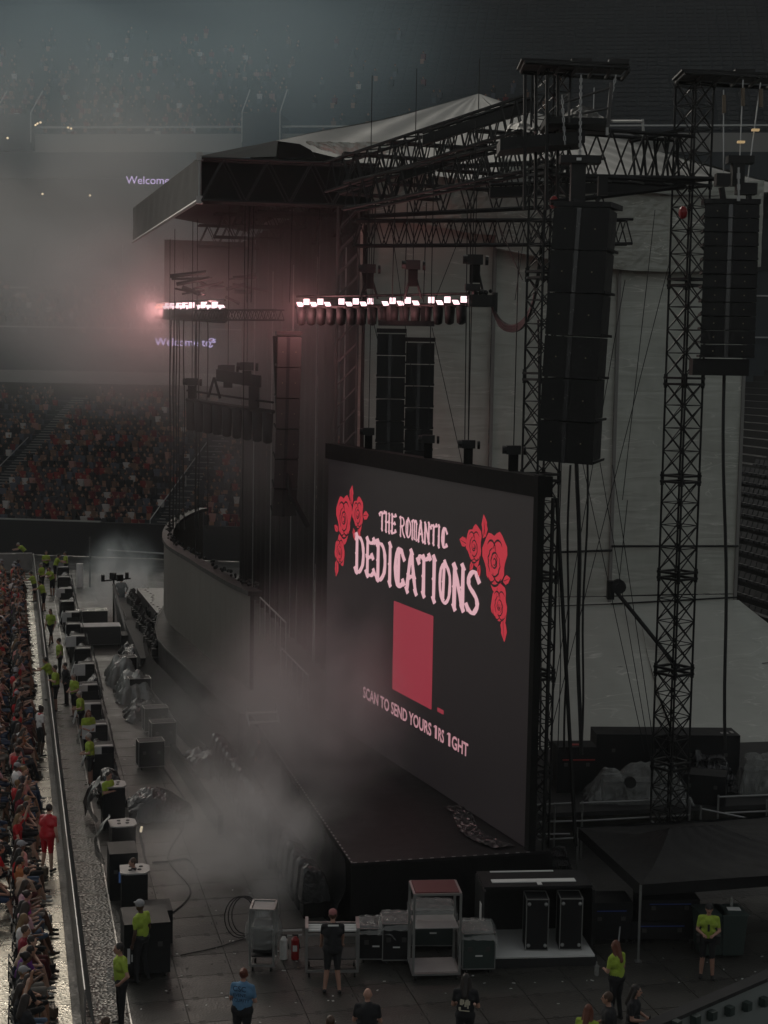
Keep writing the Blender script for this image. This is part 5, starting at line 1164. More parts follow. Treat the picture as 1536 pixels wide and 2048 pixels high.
for k in range(1, 15):                                        # clear sheets trailing on the stage side
    if k in (2, 3, 5, 12): continue
    a, b = bxs[k]
    m = drape(lambda u, v: W(a + .42 + .25 * v, b - .5 + 1.4 * u, 1.15 * (1 - v) ** 1.3 + .03), 16, 10, .05, 4, (1, 0, .3)); tag(m.build('clear_sheet', M['film']), 'clear plastic sheet trailing on the stage side of the %s speaker box' % ordn[k], 'plastic sheet')
for k in range(2, 15):                                        # wrapped bundles filling the gaps of the row
    a = (bxs[k][0] + bxs[k + 1][0]) / 2 + .1; b = (bxs[k][1] + bxs[k + 1][1]) / 2; hh = random.uniform(.75, 1.05); ly = random.uniform(1.2, 1.7)
    def f(u, v):
        x, y = (u - .5) * 2, (v - .5) * 2; e = min(1, 2.6 * max(0, 1 - max(abs(x + .08 * y), abs(y)))); fo = 1 + .07 * math.sin(math.atan2(y, x) * 9 + k) * (1 - e)
        return W(a + x * .42 * fo, b + y * ly / 2 * fo, .03 + hh * e ** .8 * (.85 + .15 * math.sin(x * 3 + k)))
    tag(drape(f, 26, 26, .05, 3.6, (0, 0, 1)).build('wrapped_bundle', M['bagblack'] if k % 4 else M['milky']), '%s plastic wrapped bundle between the %s and %s speaker boxes' % ('black' if k % 4 else 'pale', ordn[k], ordn[k + 1]), 'bundle', 'wrapped bundles between the speaker boxes')
# near sheet bundles and the big black case
for (k, lab) in ((1, 'milky plastic hood pulled over the left side of the second speaker box'), (2, 'milky plastic hood hanging open left of the third speaker box')):
    a, b = bxs[k]
    m = drape(lambda u, v: W(a - .34 - .42 * math.sin(math.pi * v * .9) * (1 - .3 * u), b - .25 + .5 * u, 1.45 - 1.25 * v), 12, 16, .05, 3, (-1, 0, .2)); tag(m.build('plastic_hood', M['milky']), lab, 'plastic sheet')
m = drape(lambda u, v: W(-4.5 + 1.9 * u, 10.2 + 1.6 * (v - .5), 1.0 * math.sin(math.pi * (.15 + .85 * u) * .9) * math.sin(math.pi * v) ** .6 * (1 - .45 * u) + .03), 24, 20, .06, 3.2, (0, 0, 1)); tag(m.build('covered_gear', M['bagblack']), 'black plastic sheet over gear trailing right of the third speaker box', 'covered gear')
m = drape(lambda u, v: W(-5.75 + .7 * u, 9.3 + 1.5 * v, .95 * math.sin(math.pi * (.1 + .8 * u)) + .05), 12, 12, .08, 3.2, (0, 0, 1)); tag(m.build('covered_gear', M['bagblack']), 'black plastic bag heap left of the third speaker box', 'covered gear')
bc = box_case('road_case', 'big black road case with white labels behind the guard in the grey cap', 'case', W(-4.95, -1.4, 0), (1.0, 1.1, 1.25), ANG, M['black'], edge=False)
m = MB(); m.box((-.40, -.565, .55), (.06, .012, .34)); m.box((-.33, -.565, .5), (.03, .012, .16)); m.build('paper_label', M['white'], bc)
bc = box_case('road_case', 'black road case with a blue light slot beside the second speaker box', 'case', W(-5.1, 3.6, 0), (.7, 1.0, 1.2), ANG, M['black'], edge=False, wheels=False)
m = MB(); m.box((-.1, -.51, .6), (.05, .012, .28)); m.build('blue_slot', emit('blue_slot', (.12, .25, .6), .10 * EM), bc)
box_case('road_case', 'low black case at the foot of the first speaker box', 'case', W(-4.55, .4, 0), (.7, .8, .8), ANG, M['black'], edge=False, wheels=False)
m = MB(); m.beam(W(-4.5, 5.3, 1.05), W(-4.48, 5.25, 1.2), .035); m.build; tag(m.build('torch', emit('torch', (1, .85, .6), .5 * EM)), 'small lit torch standing beside the second speaker box', 'lamp')

# ================================================================== GEAR BETWEEN BARRIER AND STAGE
cg = lambda a, b: W(a, b, 0.02)
box_case('monitor_console', 'grey console case with a white top sheet in front of the far stage', 'case', W(-3.75, 38.2, 0), (1.9, 1.1, .95), ANG, M['arr'], edge=True, lidm=M['towel'])
box_case('monitor_console', 'second console case behind the white-topped one', 'case', W(-3.9, 42.5, 0), (1.5, 1.0, 1.0), ANG, M['arr'], lidm=M['plastic'])
t = thing('camera_crane', 'black camera crane with heads standing in the pit before the steam', 'camera crane', W(-2.6, 43.5, 0))
m = MB(); m.beam(W(-2.4, 37.8, .3), W(-2.75, 43.5, 2.1), .08, 8); m.beam(W(-2.9, 38, .05), W(-2.75, 43.5, 1.9), .04); m.beam(W(-2, 38, .05), W(-2.75, 43.5, 1.9), .04); m.build('boom', M['arr'], t, True)
m = MB(); m.beam(W(-2.75, 43.5, 0), W(-2.75, 43.5, 2.3), .05); m.beam(W(-3.3, 43.5, 2.3), W(-1.9, 43.5, 2.4), .04); m.build('mast', M['truss'], t, True)
for k, dx in enumerate((-.55, -.05, .3, .65)): m = MB(); m.box(W(-2.75 + dx, 43.4, 2.45 + .1 * (k % 2)), (.17, .3, .32), ANG + k); m.build('camera_head', M['rubber'], t, True)
m = MB(); m.box(W(-2.35, 37.5, .35), (.9, 1.1, .6), ANG); m.build('base', M['rubber'], t, True)
for (a, b, sx, sy, sz, mt, lab) in ((-3.3, 29.5, 1.3, 2.0, 1.3, 'milky', 'grey plastic-covered follow camera, farther of the two by the track'), (-3.05, 26.2, 1.45, 2.2, 1.35, 'milky', 'grey plastic-covered follow camera, nearer of the two by the track'), (-2.9, 22.8, 1.5, 1.6, .8, 'bagblack', 'low black covered gear right below the covered cameras'), (-2.6, 34, .9, 3.0, .9, 'bagblack', 'black covered gear line beside the dolly track'), (-1.6, 15.0, 1.5, 2.2, .8, 'bagblack', 'black plastic heap half hidden by smoke under the stage edge')):
    def f(u, v):
        x, y = (u - .5) * 2, (v - .5) * 2; mm_ = max(abs(x + .1 * y), abs(y)); e = min(1, 2.2 * max(0, 1 - mm_)); h = (.62 + .25 * math.exp(-((x - .2) ** 2 + (y + .2) ** 2) * 9) + .22 * math.exp(-((x + .3) ** 2 + (y - .35) ** 2) * 12)) * e ** .8; fo = 1 + .10 * math.sin(math.atan2(y, x) * 11) * (1 - e)
        return W(a + x * sx / 2 * fo, b + y * sy / 2 * fo, .03 + sz * h)
    m = drape(f, 24, 24, .06, 2.6, (0, 0, 1)); tag(m.build('covered_gear', M[mt]), lab, 'covered gear')
for k, (a, b) in enumerate(((-2.75, 20.5), (-2.7, 18.2), (-3.35, 15.6), (-2.9, 25.8), (-3.1, 30.2))):
    labs = ['black case with a bright frame at the foot of the covered cameras', 'black case with latches seen end-on, middle of the pit', 'black case with two white latches lying in the pit aisle', 'small framed case tucked under the nearer covered camera', 'small framed case under the farther covered camera']
    box_case('flight_case', labs[k], 'case', W(a, b, 0), (.85, .6, .95), ANG + R(4), M['black'], group='cases in the pit')
# stage monitors wrapped in black plastic along the stage front
for k in range(22):
    b = 1.2 + k * .62 + (0 if k < 10 else .5); a = -.72 - .02 * k if k < 40 else 0; a = -0.65 - .045 * k * .5; s = .55
    if 4.5 < b < 6.0: a -= .1
    def f(u, v):
        x, y = (u - .5) * 2, (v - .5) * 2; e = max(0, (1 - abs(x) ** 4) * (1 - abs(y) ** 4)); return W(a + x * .36, b + y * .27, .40 + .80 * e ** .35 * (1 - .25 * x))
    m = drape(f, 10, 8, .05, 6, (0, 0, 1)); w_ = MB(); w_.box(W(a, b, .22), (.6, .5, .4), ANG)
    t = thing('wrapped_monitor', 'monitor wrapped in black plastic beside the side deck, %s from the near corner' % ordinal(k + 1), 'monitor', W(a, b, 0), 0, 'wrapped monitors under the deck edge')
    m.build('wrapping', M['bagblack'], t, True); w_.build('plinth', M['drape'], t, True)
for k in range(26):                                       # row of floor lights in front of the far banner
    b = 30.5 + k * .62
    for r_ in range(2):
        a = -2.9 + .1 * math.sin(k) + r_ * .75 + max(0, (b - 38) * .02) + 1.1
        t = thing('floor_light', 'black floor light before the far banner, %s row, %s from the near end' % (('left', 'right')[r_], ordinal(k + 1)), 'stage light', W(a, b, DZ * .55), ANG + random.uniform(-.5, .5), 'floor lights before the far banner')
        m = MB(); m.box((0, 0, .15), (.38, .34, .3)); m.build('base', M['rubber'], t); m = MB(); m.beam((0, 0, .42), (.05, -.18, .55), .15, 8, .12); m.build('head', M['rubber'], t); m = MB(); m.box((.02, -.02, .58), (.22, .05, .03)); m.build('highlight_bracket', M['arr'], t)
fp = MB(); fp.prism([W(-2.5, 30, 0.02), W(-.9, 30, .02), W(-.9, 47, .02), W(-2.5, 47, .02)], (0, 0, DZ * .55 - .03)); tag(fp.build('light_plinth', M['dark']), 'dark low plinth carrying the double row of floor lights', 'plinth')
# grey wing platform edge behind
m = MB(); m.prism([W(-.9, 33.2, .02), W(-.2, 33.2, .02), W(.6, 46, .02), W(-1.4, 46, .02)], (0, 0, 1.5)); tag(m.build('ramp', M['arr']), 'pale sloping ramp top between the floor lights and the banner', 'ramp')
# floor cables
cabs = [([(600, 1780), (660, 1765), (720, 1775), (700, 1800)], 'thin black cable snaking from the speaker boxes to the pit')]
for i, P in enumerate([[(305, 1725), (340, 1722), (375, 1718), (395, 1740)], [(275, 1620), (300, 1622), (345, 1620), (365, 1640)], [(300, 1490), (330, 1540), (370, 1600), (378, 1640)], [(345, 1420), (420, 1500), (520, 1560), (560, 1620)]]):
    m = MB(); m.tube([onz(x, y, .04) for x, y in cat(P, 5)], .03, 5); tag(m.build('floor_cable', M['rubber']), ['black cable running right from the nearest speaker boxes', 'black cable curling right of the third speaker box', 'cable line edging the pit aisle on the right', 'long cable running down the dark pit under the steps'][i], 'cable')
m = MB(); m.prism([W(-2.1, 8.0, .02), W(-1.95, 8.0, .02), W(-2.45, 16.5, .02), W(-2.6, 16.5, .02)], (0, 0, .55)); tag(m.build('kick_board', M['drape']), 'long dark kick board along the pit aisle', 'board')
for k, (x, y) in enumerate(((40, 1064), (210, 1100), (360, 1105))): pass
# stadium wall things beyond the pit
m = MB(); m.beam(atY(215, 1100, 100), atY(340, 1108, 98), .06); tag(m.build('far_rail', M['alum']), 'pale rail behind the steam at the foot of the far stand', 'rail')
t = thing('pit_post', 'tall thin post with a light rag in the steam', 'post', atY(180, 1160, 90)); p = atY(180, 1160, 90); m = MB(); m.beam((p.x, p.y, 0), (p.x, p.y, 3), .06); m.build('shaft', M['arr'], t, True); m = MB(); m.beam((p.x - .6, p.y, 0), (p.x - .6, p.y, 1.4), .2, 8); m.build('drum', M['white'], t, True)
# ================================================================== PEOPLE
def obj_mat(name, ramp=None, rough=.8, mult=17.0, metal=0):
    """cloth, skin or hair whose colour is picked by the object's own random number"""
    m, t, p = newmat(name); N, L = t.nodes, t.links
    oi = N.new('ShaderNodeObjectInfo')
    if ramp is None: L.new(oi.outputs['Color'], p.inputs['Base Color'])
    else:
        mu = N.new('ShaderNodeMath'); mu.operation = 'MULTIPLY'; mu.inputs[1].default_value = mult; fr_ = N.new('ShaderNodeMath'); fr_.operation = 'FRACT'
        L.new(oi.outputs['Random'], mu.inputs[0]); L.new(mu.outputs[0], fr_.inputs[0])
        cr_ = N.new('ShaderNodeValToRGB'); cr_.color_ramp.interpolation = 'CONSTANT'
        while len(cr_.color_ramp.elements) < len(ramp): cr_.color_ramp.elements.new(.5)
        for i, c in enumerate(ramp): cr_.color_ramp.elements[i].position = i / len(ramp); cr_.color_ramp.elements[i].color = tuple(c) + (1,)
        L.new(fr_.outputs[0], cr_.inputs[0]); L.new(cr_.outputs[0], p.inputs['Base Color'])
    p.inputs['Roughness'].default_value = rough; return m
M['skin'] = obj_mat('skin', [(.50, .27, .19), (.58, .34, .25), (.42, .22, .14), (.20, .10, .06), (.48, .26, .17), (.60, .38, .28), (.14, .07, .045)], .5, 31)
M['hair'] = obj_mat('hair', [(.012, .008, .006), (.03, .016, .010), (.05, .026, .015), (.012, .008, .006), (.20, .12, .05), (.02, .012, .009)], .5, 53)
M['trousers'] = obj_mat('trousers', [(.012, .012, .014), (.03, .05, .10), (.02, .02, .025), (.07, .11, .17), (.012, .012, .012), (.25, .23, .2), (.10, .02, .02)], .85, 71)
M['top'] = obj_mat('top_cloth', None, .85)
M['shoe'] = obj_mat('shoe', [(.015, .015, .015), (.6, .6, .58), (.015, .015, .015), (.05, .04, .03)], .5, 91)
M['eye'] = mat('eye', (.015, .012, .01), .3); M['lip'] = mat('lip', (.22, .07, .06), .5)
M['hiviz'] = mat('yellow_green_polo', (.31, .42, .045), .85, var=.22, vscale=6, bump=.7, bscale=9)
M['blackcloth'] = mat('black_trousers', (.010, .010, .012), .85, bump=.2, bscale=12)
M['skin_dark'] = mat('dark_skin', (.07, .035, .022), .5, var=.1); M['skin_fair'] = mat('fair_skin', (.40, .22, .16), .5, var=.1)
M['hair_dark'] = mat('dark_hair', (.014, .009, .007), .5); M['hair_brown'] = mat('brown_hair', (.06, .028, .014), .5); M['hair_red'] = mat('auburn_hair', (.12, .03, .012), .5); M['hair_grey'] = mat('grey_hair', (.3, .28, .26), .5)
M['cap_grey'] = mat('grey_cap', (.30, .30, .31), .8); M['cap_pink'] = mat('pink_cap', (.30, .11, .11), .8); M['skyshirt'] = mat('sky_blue_shirt', (.09, .20, .33), .85, bump=.3, bscale=12); M['redcloth'] = mat('red_satin', (.50, .008, .02), .35, bump=.4, bscale=9); M['whitecloth'] = mat('white_shirt', (.7, .68, .66), .85); M['navy'] = mat('navy_print', (.01, .02, .06), .8); M['shoe_black'] = mat('black_shoe', (.012, .012, .012), .5); M['print'] = mat('pale_print', (.55, .5, .38), .8)
PENDING = []
def V3(*a): return Vector(a)
def person_parts(pose, arms, hair='short', legs='long', sleeves='short', build=1.0, lean=0.0, cap=False, seed=0, arms_args=None):
    """list of (kind, p, q, r1, r2, tag); local frame: +x forward, +y left, z up, feet at z=0 (seated: floor at 0)"""
    r = random.Random(seed); P = []
    def caps(p, q, r1, r2, tg): P.append(('c', Vector(p), Vector(q), r1, r2, tg))
    def ell(p, rr, tg): P.append(('e', Vector(p), Vector(rr), 0, 0, tg))
    if pose == 'sit': hip = V3(0, 0, .50)
    elif pose == 'stand': hip = V3(0, 0, .93)
    else: hip = V3(-.05, 0, .90)
    sl, cl_ = math.sin(lean), math.cos(lean)
    def tors(x, y, z): return hip + V3(x * cl_ + z * sl, y, z * cl_ - x * sl)
    # torso
    caps(tors(0, -.07, .02), tors(0, .07, .02), .125 * build, .125 * build, 'leg'); caps(tors(0, -.055, .16), tors(0, .055, .16), .115 * build, .115 * build, 'top')
    caps(tors(.01, -.075, .36), tors(.01, .075, .36), .125 * build, .125 * build, 'top'); caps(tors(0, -.13, .47), tors(0, .13, .47), .075, .075, 'top'); caps(tors(.005, 0, .10), tors(.01, 0, .40), .13 * build, .14 * build, 'top')
    caps(tors(0, 0, .5), tors(.015, 0, .60), .052, .05, 'skin')
    # head
    hd = tors(.035, 0, .70); up_ = V3(sl * .5, 0, 1).normalized()
    ell(hd, (.095, .077, .115), 'skin'); ell(hd + V3(.03, 0, -.07), (.06, .055, .05), 'skin'); caps(hd + V3(.085, 0, .0), hd + V3(.108, 0, -.025), .012, .016, 'skin')
    for s in (-1, 1): ell(hd + V3(0, s * .08, -.01), (.02, .014, .03), 'skin'); ell(hd + V3(.086, s * .032, .012), (.014, .014, .008), 'eye')
    ell(hd + V3(.088, 0, -.062), (.012, .022, .007), 'lip')
    if hair != 'bald':
        ell(hd + V3(-.022, 0, .03), (.095, .086, .108), 'hair')
        if hair == 'long':
            caps(hd + V3(-.06, 0, -.02), tors(-.115, 0, .42), .072, .06, 'hair')
            for s in (-1, 1): caps(hd + V3(-.01, s * .072, .0), tors(-.03, s * .09, .50), .035, .035, 'hair')
        elif hair == 'bun': ell(hd + V3(-.11, 0, .07), (.05, .05, .05), 'hair')
        elif hair == 'pony': caps(hd + V3(-.10, 0, .03), tors(-.15, 0, .46), .035, .025, 'hair')
    if cap:
        ell(hd + V3(-.005, 0, .055), (.108, .092, .085), 'cap'); caps(hd + V3(.09, -.03, .05), hd + V3(.16, 0, .04), .02, .014, 'cap'); caps(hd + V3(.09, .03, .05), hd + V3(.16, 0, .04), .02, .014, 'cap')
    # legs
    for s in (-1, 1):
        h0 = hip + V3(0, s * .09, 0)
        if pose == 'sit': kn = V3(.46, s * (.12 + .03 * r.random()), .52); an = V3(.46 + r.uniform(-.06, .2), s * (.10 + .05 * r.random()), .09)
        elif pose == 'walk': kn = h0 + V3(.16 * s, 0, -.42); an = V3(.26 * s - .05, s * .08, .10)
        else: kn = V3(.02 + .03 * r.uniform(-1, 1), s * (.105), .50); an = V3(-.01 + .05 * s * r.random(), s * (.125 + .03 * r.random()), .09)
        caps(h0, kn, .095 * build, .062, 'leg')
        lt = 'leg' if legs == 'long' else 'skin'
        caps(kn, kn.lerp(an, .38), .060, .056, lt); caps(kn.lerp(an, .38), an, .056, .04 if legs != 'long' else .052, lt)
        tx_ = .15 if pose != 'walk' else .15
        caps(an + V3(-.03, 0, -.045), an + V3(tx_, s * .02, -.055), .043, .036, 'shoe')
    # arms
    hands = []
    for s in (-1, 1):
        sh = tors(0, s * .185 * (.9 + .1 * build), .475)
        if arms == 'down': el = sh + V3(-.03, s * .05, -.29); wr = el + V3(.06, s * .01, -.25)
        elif arms == 'hips': el = sh + V3(-.08, s * .16, -.24); wr = el + V3(.13, -s * .12, -.17)
        elif arms == 'clasp': el = sh + V3(.02, s * .06, -.28); wr = el + V3(.20, -s * .13, -.04)
        elif arms == 'cross': el = sh + V3(.06, s * .06, -.26); wr = el + V3(.14, -s * .22, .04)
        elif arms == 'phone': el = sh + V3(.08, s * .05, -.26); wr = el + V3(.22, -s * .09, .09)
        elif arms == 'knees': el = sh + V3(.13, s * .05, -.25); wr = V3(.43, s * .08, .63)
        elif arms == 'lap': el = sh + V3(.05, s * .07, -.27); wr = V3(.27, s * .06, .66)
        elif arms == 'rail': el = sh + V3(.20, s * .05, -.16); wr = el + V3(.22, 0, -.03)
        elif arms == 'reach': el = sh + V3(.12, s * .03, -.24); wr = el + V3(.14, 0, -.22)
        elif arms == 'up' : el = sh + V3(.12, s * .08, .16 if s > 0 else -.25); wr = el + V3(.06, 0, .24 if s > 0 else -.2)
        else: el = sh + V3(-.02, s * .07, -.29); wr = el + V3(.12, -s * .02, -.22)
        caps(sh, sh.lerp(el, .62), .058, .050, 'top'); caps(sh.lerp(el, .6), el, .043, .040, 'top' if sleeves == 'long' else 'skin')
        caps(el, el.lerp(wr, .5), .041, .038, 'top' if sleeves == 'long' else 'skin'); caps(el.lerp(wr, .5), wr, .038, .027, 'top' if sleeves == 'long' else 'skin')
        d = (wr - el).normalized(); palm = wr + d * .05; caps(wr, palm + d * .02, .028, .033, 'skin'); hands.append((wr, palm + d * .03, d, s, arms))
    return P, hands
def prim_mesh(bm, kind, p, q, r1, r2):
    if kind == 'e':
        g_ = bmesh.ops.create_icosphere(bm, subdivisions=2, radius=1.0)
        for v in g_['verts']: v.co = Vector((v.co.x * q.x, v.co.y * q.y, v.co.z * q.z)) + p
    else:
        d = q - p; L_ = d.length or 1e-4; rot = d.to_track_quat('Z', 'Y').to_matrix() if d.length > 1e-4 else Matrix.Identity(3)
        g_ = bmesh.ops.create_uvsphere(bm, u_segments=12, v_segments=10, radius=1.0)
        for v in g_['verts']:
            c = v.co.copy(); top = c.z > 1e-5 or (abs(c.z) <= 1e-5)
            rr = r2 if c.z > 0 else r1; w_ = Vector((c.x * rr, c.y * rr, c.z * rr + (L_ if c.z > 0 else 0)))
            v.co = rot @ w_ + p
def sdf(P, X):
    out = np.empty((len(P), len(X)))
    for i, (k, p, q, r1, r2, tg) in enumerate(P):
        p_, q_ = np.array(p), np.array(q)
        if k == 'e': out[i] = (np.linalg.norm((X - p_) / q_, axis=1) - 1) * min(q_)
        else:
            d = q_ - p_; t = np.clip(((X - p_) @ d) / max(d @ d, 1e-9), 0, 1); out[i] = np.linalg.norm(X - p_ - t[:, None] * d, axis=1) - (r1 + (r2 - r1) * t)
    return out
SLOTS = ('top', 'leg', 'skin', 'hair', 'shoe', 'eye', 'lip', 'cap')
def request(name, parts, hands, vox, ratio, mats): 
    bm = bmesh.new()
    for (k, p, q, r1, r2, tg) in parts: prim_mesh(bm, k, p, q, r1, r2)
    me = bpy.data.meshes.new('tmp_' + name); bm.to_mesh(me); bm.free(); o = bpy.data.objects.new('tmp_' + name, me); col.objects.link(o)
    a = o.modifiers.new('r', 'REMESH'); a.mode = 'VOXEL'; a.voxel_size = vox; a.use_smooth_shade = True
    b = o.modifiers.new('s', 'SMOOTH'); b.factor = .5; b.iterations = 2
    c = o.modifiers.new('d', 'DECIMATE'); c.ratio = ratio
    PENDING.append((name, o, parts, hands, mats))
BODY = {}
def flush():
    bpy.context.view_layer.update(); dg = bpy.context.evaluated_depsgraph_get()
    for name, o, parts, hands, mats in PENDING:
        me = bpy.data.meshes.new_from_object(o.evaluated_get(dg)); me.name = 'person_body'; n = len(me.polygons)
        X = np.empty(n * 3); me.polygons.foreach_get('center', X); X = X.reshape(-1, 3); D = sdf(parts, X)
        pri = np.array([{'eye': -.006, 'lip': -.004, 'hair': -.004, 'cap': -.008, 'top': -.003}.get(t_[5], 0) for t_ in parts]); idx = (D + pri[:, None]).argmin(0)
        tg = [SLOTS.index(parts[i][5]) for i in idx]
        # face stays skin in front of the hairline
        v = [tuple(c.co) for c in me.vertices]; f = [tuple(p.vertices) for p in me.polygons]; m = MB(); m.v = v; m.f = f; m.m = list(tg); m.mi = 2
        for (wr, pb_, d, s, arms) in hands:                 # fingers: four unequal, bent, and a thumb from the side of the palm
            side = d.cross(Vector((0, 0, 1))); side = side.normalized() if side.length > .1 else Vector((1, 0, 0)) ; nrm = d.cross(side).normalized()
            if arms in ('down', 'hips', 'walkarm'): side = Vector((1, 0, 0)); nrm = Vector((0, -s, 0)); side = (side - d * side.dot(d)).normalized()
            curl = .55
            for j, ln_ in enumerate((.062, .072, .068, .052)):
                a_ = pb_ + side * (.027 - .018 * j) - d * .01; b_ = a_ + d * ln_ * .55 + nrm * ln_ * .15 * curl; c_ = b_ + d * ln_ * .3 + nrm * ln_ * .45 * curl; m.beam(a_, b_, .0088, 5); m.beam(b_, c_, .0082, 5, .006)
            a_ = wr.lerp(pb_, .45) + side * .026; b_ = a_ + side * .022 + d * .03; m.beam(a_, b_, .0105, 5); m.beam(b_, b_ + d * .026 + nrm * .012, .0095, 5, .007)
        BODY[name] = m.mesh('person_body', mats, True)
        bpy.data.meshes.remove(me)
    for name, o, *_ in PENDING: bpy.data.objects.remove(o)
    PENDING.clear()
def mats_for(top, leg, skin, hair, shoe='shoe_black', cap='cap_grey'): return [M[top], M[leg], M[skin], M[hair], M[shoe], M['eye'], M['lip'], M[cap]]
CR = mats_for('top', 'trousers', 'skin', 'hair', 'shoe', 'cap_grey')
variants = []
for i, (arms, hair, legs, sl_, ln_, bd_) in enumerate([('knees', 'long', 'short', 'short', .28, 1.0), ('lap', 'short', 'long', 'short', .12, 1.15), ('phone', 'long', 'short', 'short', .05, 1.0), ('cross', 'short', 'long', 'short', .02, 1.1), ('lap', 'pony', 'short', 'long', .0, .95), ('knees', 'short', 'short', 'short', .38, 1.1), ('lap', 'long', 'long', 'long', -.06, 1.0), ('phone', 'bun', 'long', 'short', .15, 1.0), ('up', 'long', 'short', 'short', .02, .95), ('lap', 'short', 'short', 'short', -.05, 1.2)]):
    P, hds = person_parts('sit', arms, hair, legs, sl_, bd_, ln_, cap=(i == 9), seed=i); request('sit%d' % i, P, hds, .019, .35, CR); variants.append((arms, hair, legs))
staff = dict(
    g_cap=('stand', 'down', 'bald', 'long', 'short', 1.1, .02, True, ('hiviz', 'blackcloth', 'skin_dark', 'hair_dark', 'shoe_black', 'cap_grey')),
    g_dark=('stand', 'hips', 'short', 'long', 'short', 1.1, .03, False, ('hiviz', 'blackcloth', 'skin_fair', 'hair_dark')),
    g_clasp=('stand', 'clasp', 'short', 'short', 'short', 1.15, .05, False, ('hiviz', 'blackcloth', 'skin_fair', 'hair_grey')),
    g_cross=('stand', 'cross', 'short', 'short', 'short', 1.1, .02, False, ('hiviz', 'blackcloth', 'skin_fair', 'hair_dark')),
    g_rail=('stand', 'rail', 'short', 'short', 'short', 1.1, .30, False, ('hiviz', 'blackcloth', 'skin_fair', 'hair_dark')),
    g_walk=('walk', 'walkarm', 'pony', 'short', 'short', 1.15, .04, False, ('hiviz', 'blackcloth', 'skin_fair', 'hair_brown')),
    g_long=('stand', 'clasp', 'long', 'long', 'short', 1.15, .05, False, ('hiviz', 'blackcloth', 'skin_fair', 'hair_red')),
    g_woman=('stand', 'clasp', 'short', 'short', 'short', 1.05, .0, True, ('hiviz', 'blackcloth', 'skin_fair', 'hair_grey', 'shoe_black', 'rubber')),
    blue=('stand', 'clasp', 'bun', 'long', 'short', 1.25, .06, False, ('skyshirt', 'blackcloth', 'skin_fair', 'hair_red')),
    b_bald=('stand', 'clasp', 'bald', 'long', 'short', 1.25, .05, False, ('blackcloth', 'blackcloth', 'skin_fair', 'hair_dark')),
    b_print=('stand', 'clasp', 'long', 'long', 'short', 1.05, .05, False, ('blackcloth', 'blackcloth', 'skin_fair', 'hair_dark')),
    b_cap=('stand', 'reach', 'short', 'short', 'short', 1.15, .10, True, ('blackcloth', 'blackcloth', 'skin_fair', 'hair_brown', 'shoe_black', 'cap_pink')),
    b_bend=('stand', 'reach', 'short', 'long', 'short', 1.1, .95, False, ('blackcloth', 'blackcloth', 'skin_fair', 'hair_dark')),
    b_man=('stand', 'clasp', 'short', 'long', 'short', 1.1, .05, False, ('blackcloth', 'blackcloth', 'skin_fair', 'hair_brown')),
    red=('stand', 'down', 'short', 'short', 'short', 1.2, .10, False, ('redcloth', 'redcloth', 'skin', 'hair_dark', 'shoe')),
    whiteman=('stand', 'down', 'short', 'short', 'short', 1.0, .0, False, ('whitecloth', 'blackcloth', 'skin_dark', 'hair_dark', 'shoe_black')),
    dark=('stand', 'hips', 'short', 'long', 'long', 1.15, .05, False, ('blackcloth', 'blackcloth', 'skin_fair', 'hair_dark')),
    lean=('stand', 'rail', 'short', 'long', 'short', 1.1, .75, False, ('hiviz', 'blackcloth', 'skin_fair', 'hair_grey')),
)
for k, (pose, arms, hair, legs, sl_, bd_, ln_, cap_, mm) in staff.items():
    P, hds = person_parts(pose, arms, hair, legs, sl_, bd_, ln_, cap_, seed=hash(k) % 1000 if False else len(k) * 7); 
    if k == 'red':                                       # loose long shirt
        P.append(('c', V3(0.0, -.08, .98), V3(0, .08, .98), .138, .138, 'top')); P.append(('c', V3(0.02, -.10, 1.25), V3(.02, .10, 1.25), .13, .13, 'top'))
    request(k, P, hds, .0135, .30, mats_for(*mm))
flush()
def person(body, loc, face, label, h=1.0, color=None, group=None, name='person'):
    o = link(name, BODY[body], None, loc=loc, rot=R(face)); o.scale = (h, h, h); tag(o, label, 'person', group)
    if color: o.color = tuple(color) + (1,)
    return o
# --- staff and standing people (face: degrees from +x)
def stand_at(px, py_feet): return onz(px, py_feet, 0.025)
def by_head(px, py_top, h): v = onz(px, py_top, h); return Vector((v.x, v.y, 0.025))
o = person('g_cap', stand_at(283, 1962), 150, 'guard in yellow-green polo, grey cap and black trousers beside the big road case', 1.03)
tag(MB().box((.0, .02, 1.32), (.02, .05, .09)).build('radio', M['rubber'], o)); o.children[0].location = (.145, .05, .0)
o = person('g_dark', by_head(243, 1888, 1.74), 200, 'guard in yellow-green polo cut by the bottom edge, near the barrier', 1.0)
tag(drape(lambda u, v: by_head(222, 1905, 1.6) + Vector((.18 * (u - .5), .05, 1.25 - .55 * v)), 5, 8, .03, 6).build('clear_bag', M['film']), 'clear plastic bag in the hand of the bottom-edge guard', 'bag')
o = person('blue', by_head(485, 1943, 1.73), 75, 'person in sky blue shirt with printed back and auburn bun, seen from behind', 1.0)
tm = text_mesh('CSC', .15, align='CENTER'); tm2 = text_mesh('EVENT', .09, align='CENTER'); tm3 = text_mesh('SECURITY', .09, align='CENTER')
for me_, z in ((tm, 1.37), (tm2, 1.26), (tm3, 1.16)):
    me_.materials.append(M['navy']); q = link('shirt_print', me_, o); q.location = (-.165 + (.0 if z > 1.3 else .012), 0, z); q.rotation_euler = (R(90), 0, R(-90))
person('b_bald', by_head(735, 1982, 1.74), 85, 'person with shaved fair head and black shirt, cut by the bottom edge')
o = person('b_print', by_head(932, 1955, 1.72), 80, 'person with long dark hair and black shirt with pale back print', 1.0)
m = MB()
for k in range(11): m.box((-.163, random.uniform(-.09, .09), 1.15 + random.uniform(-.02, .14)), (.006, random.uniform(.02, .05), random.uniform(.03, .1)))
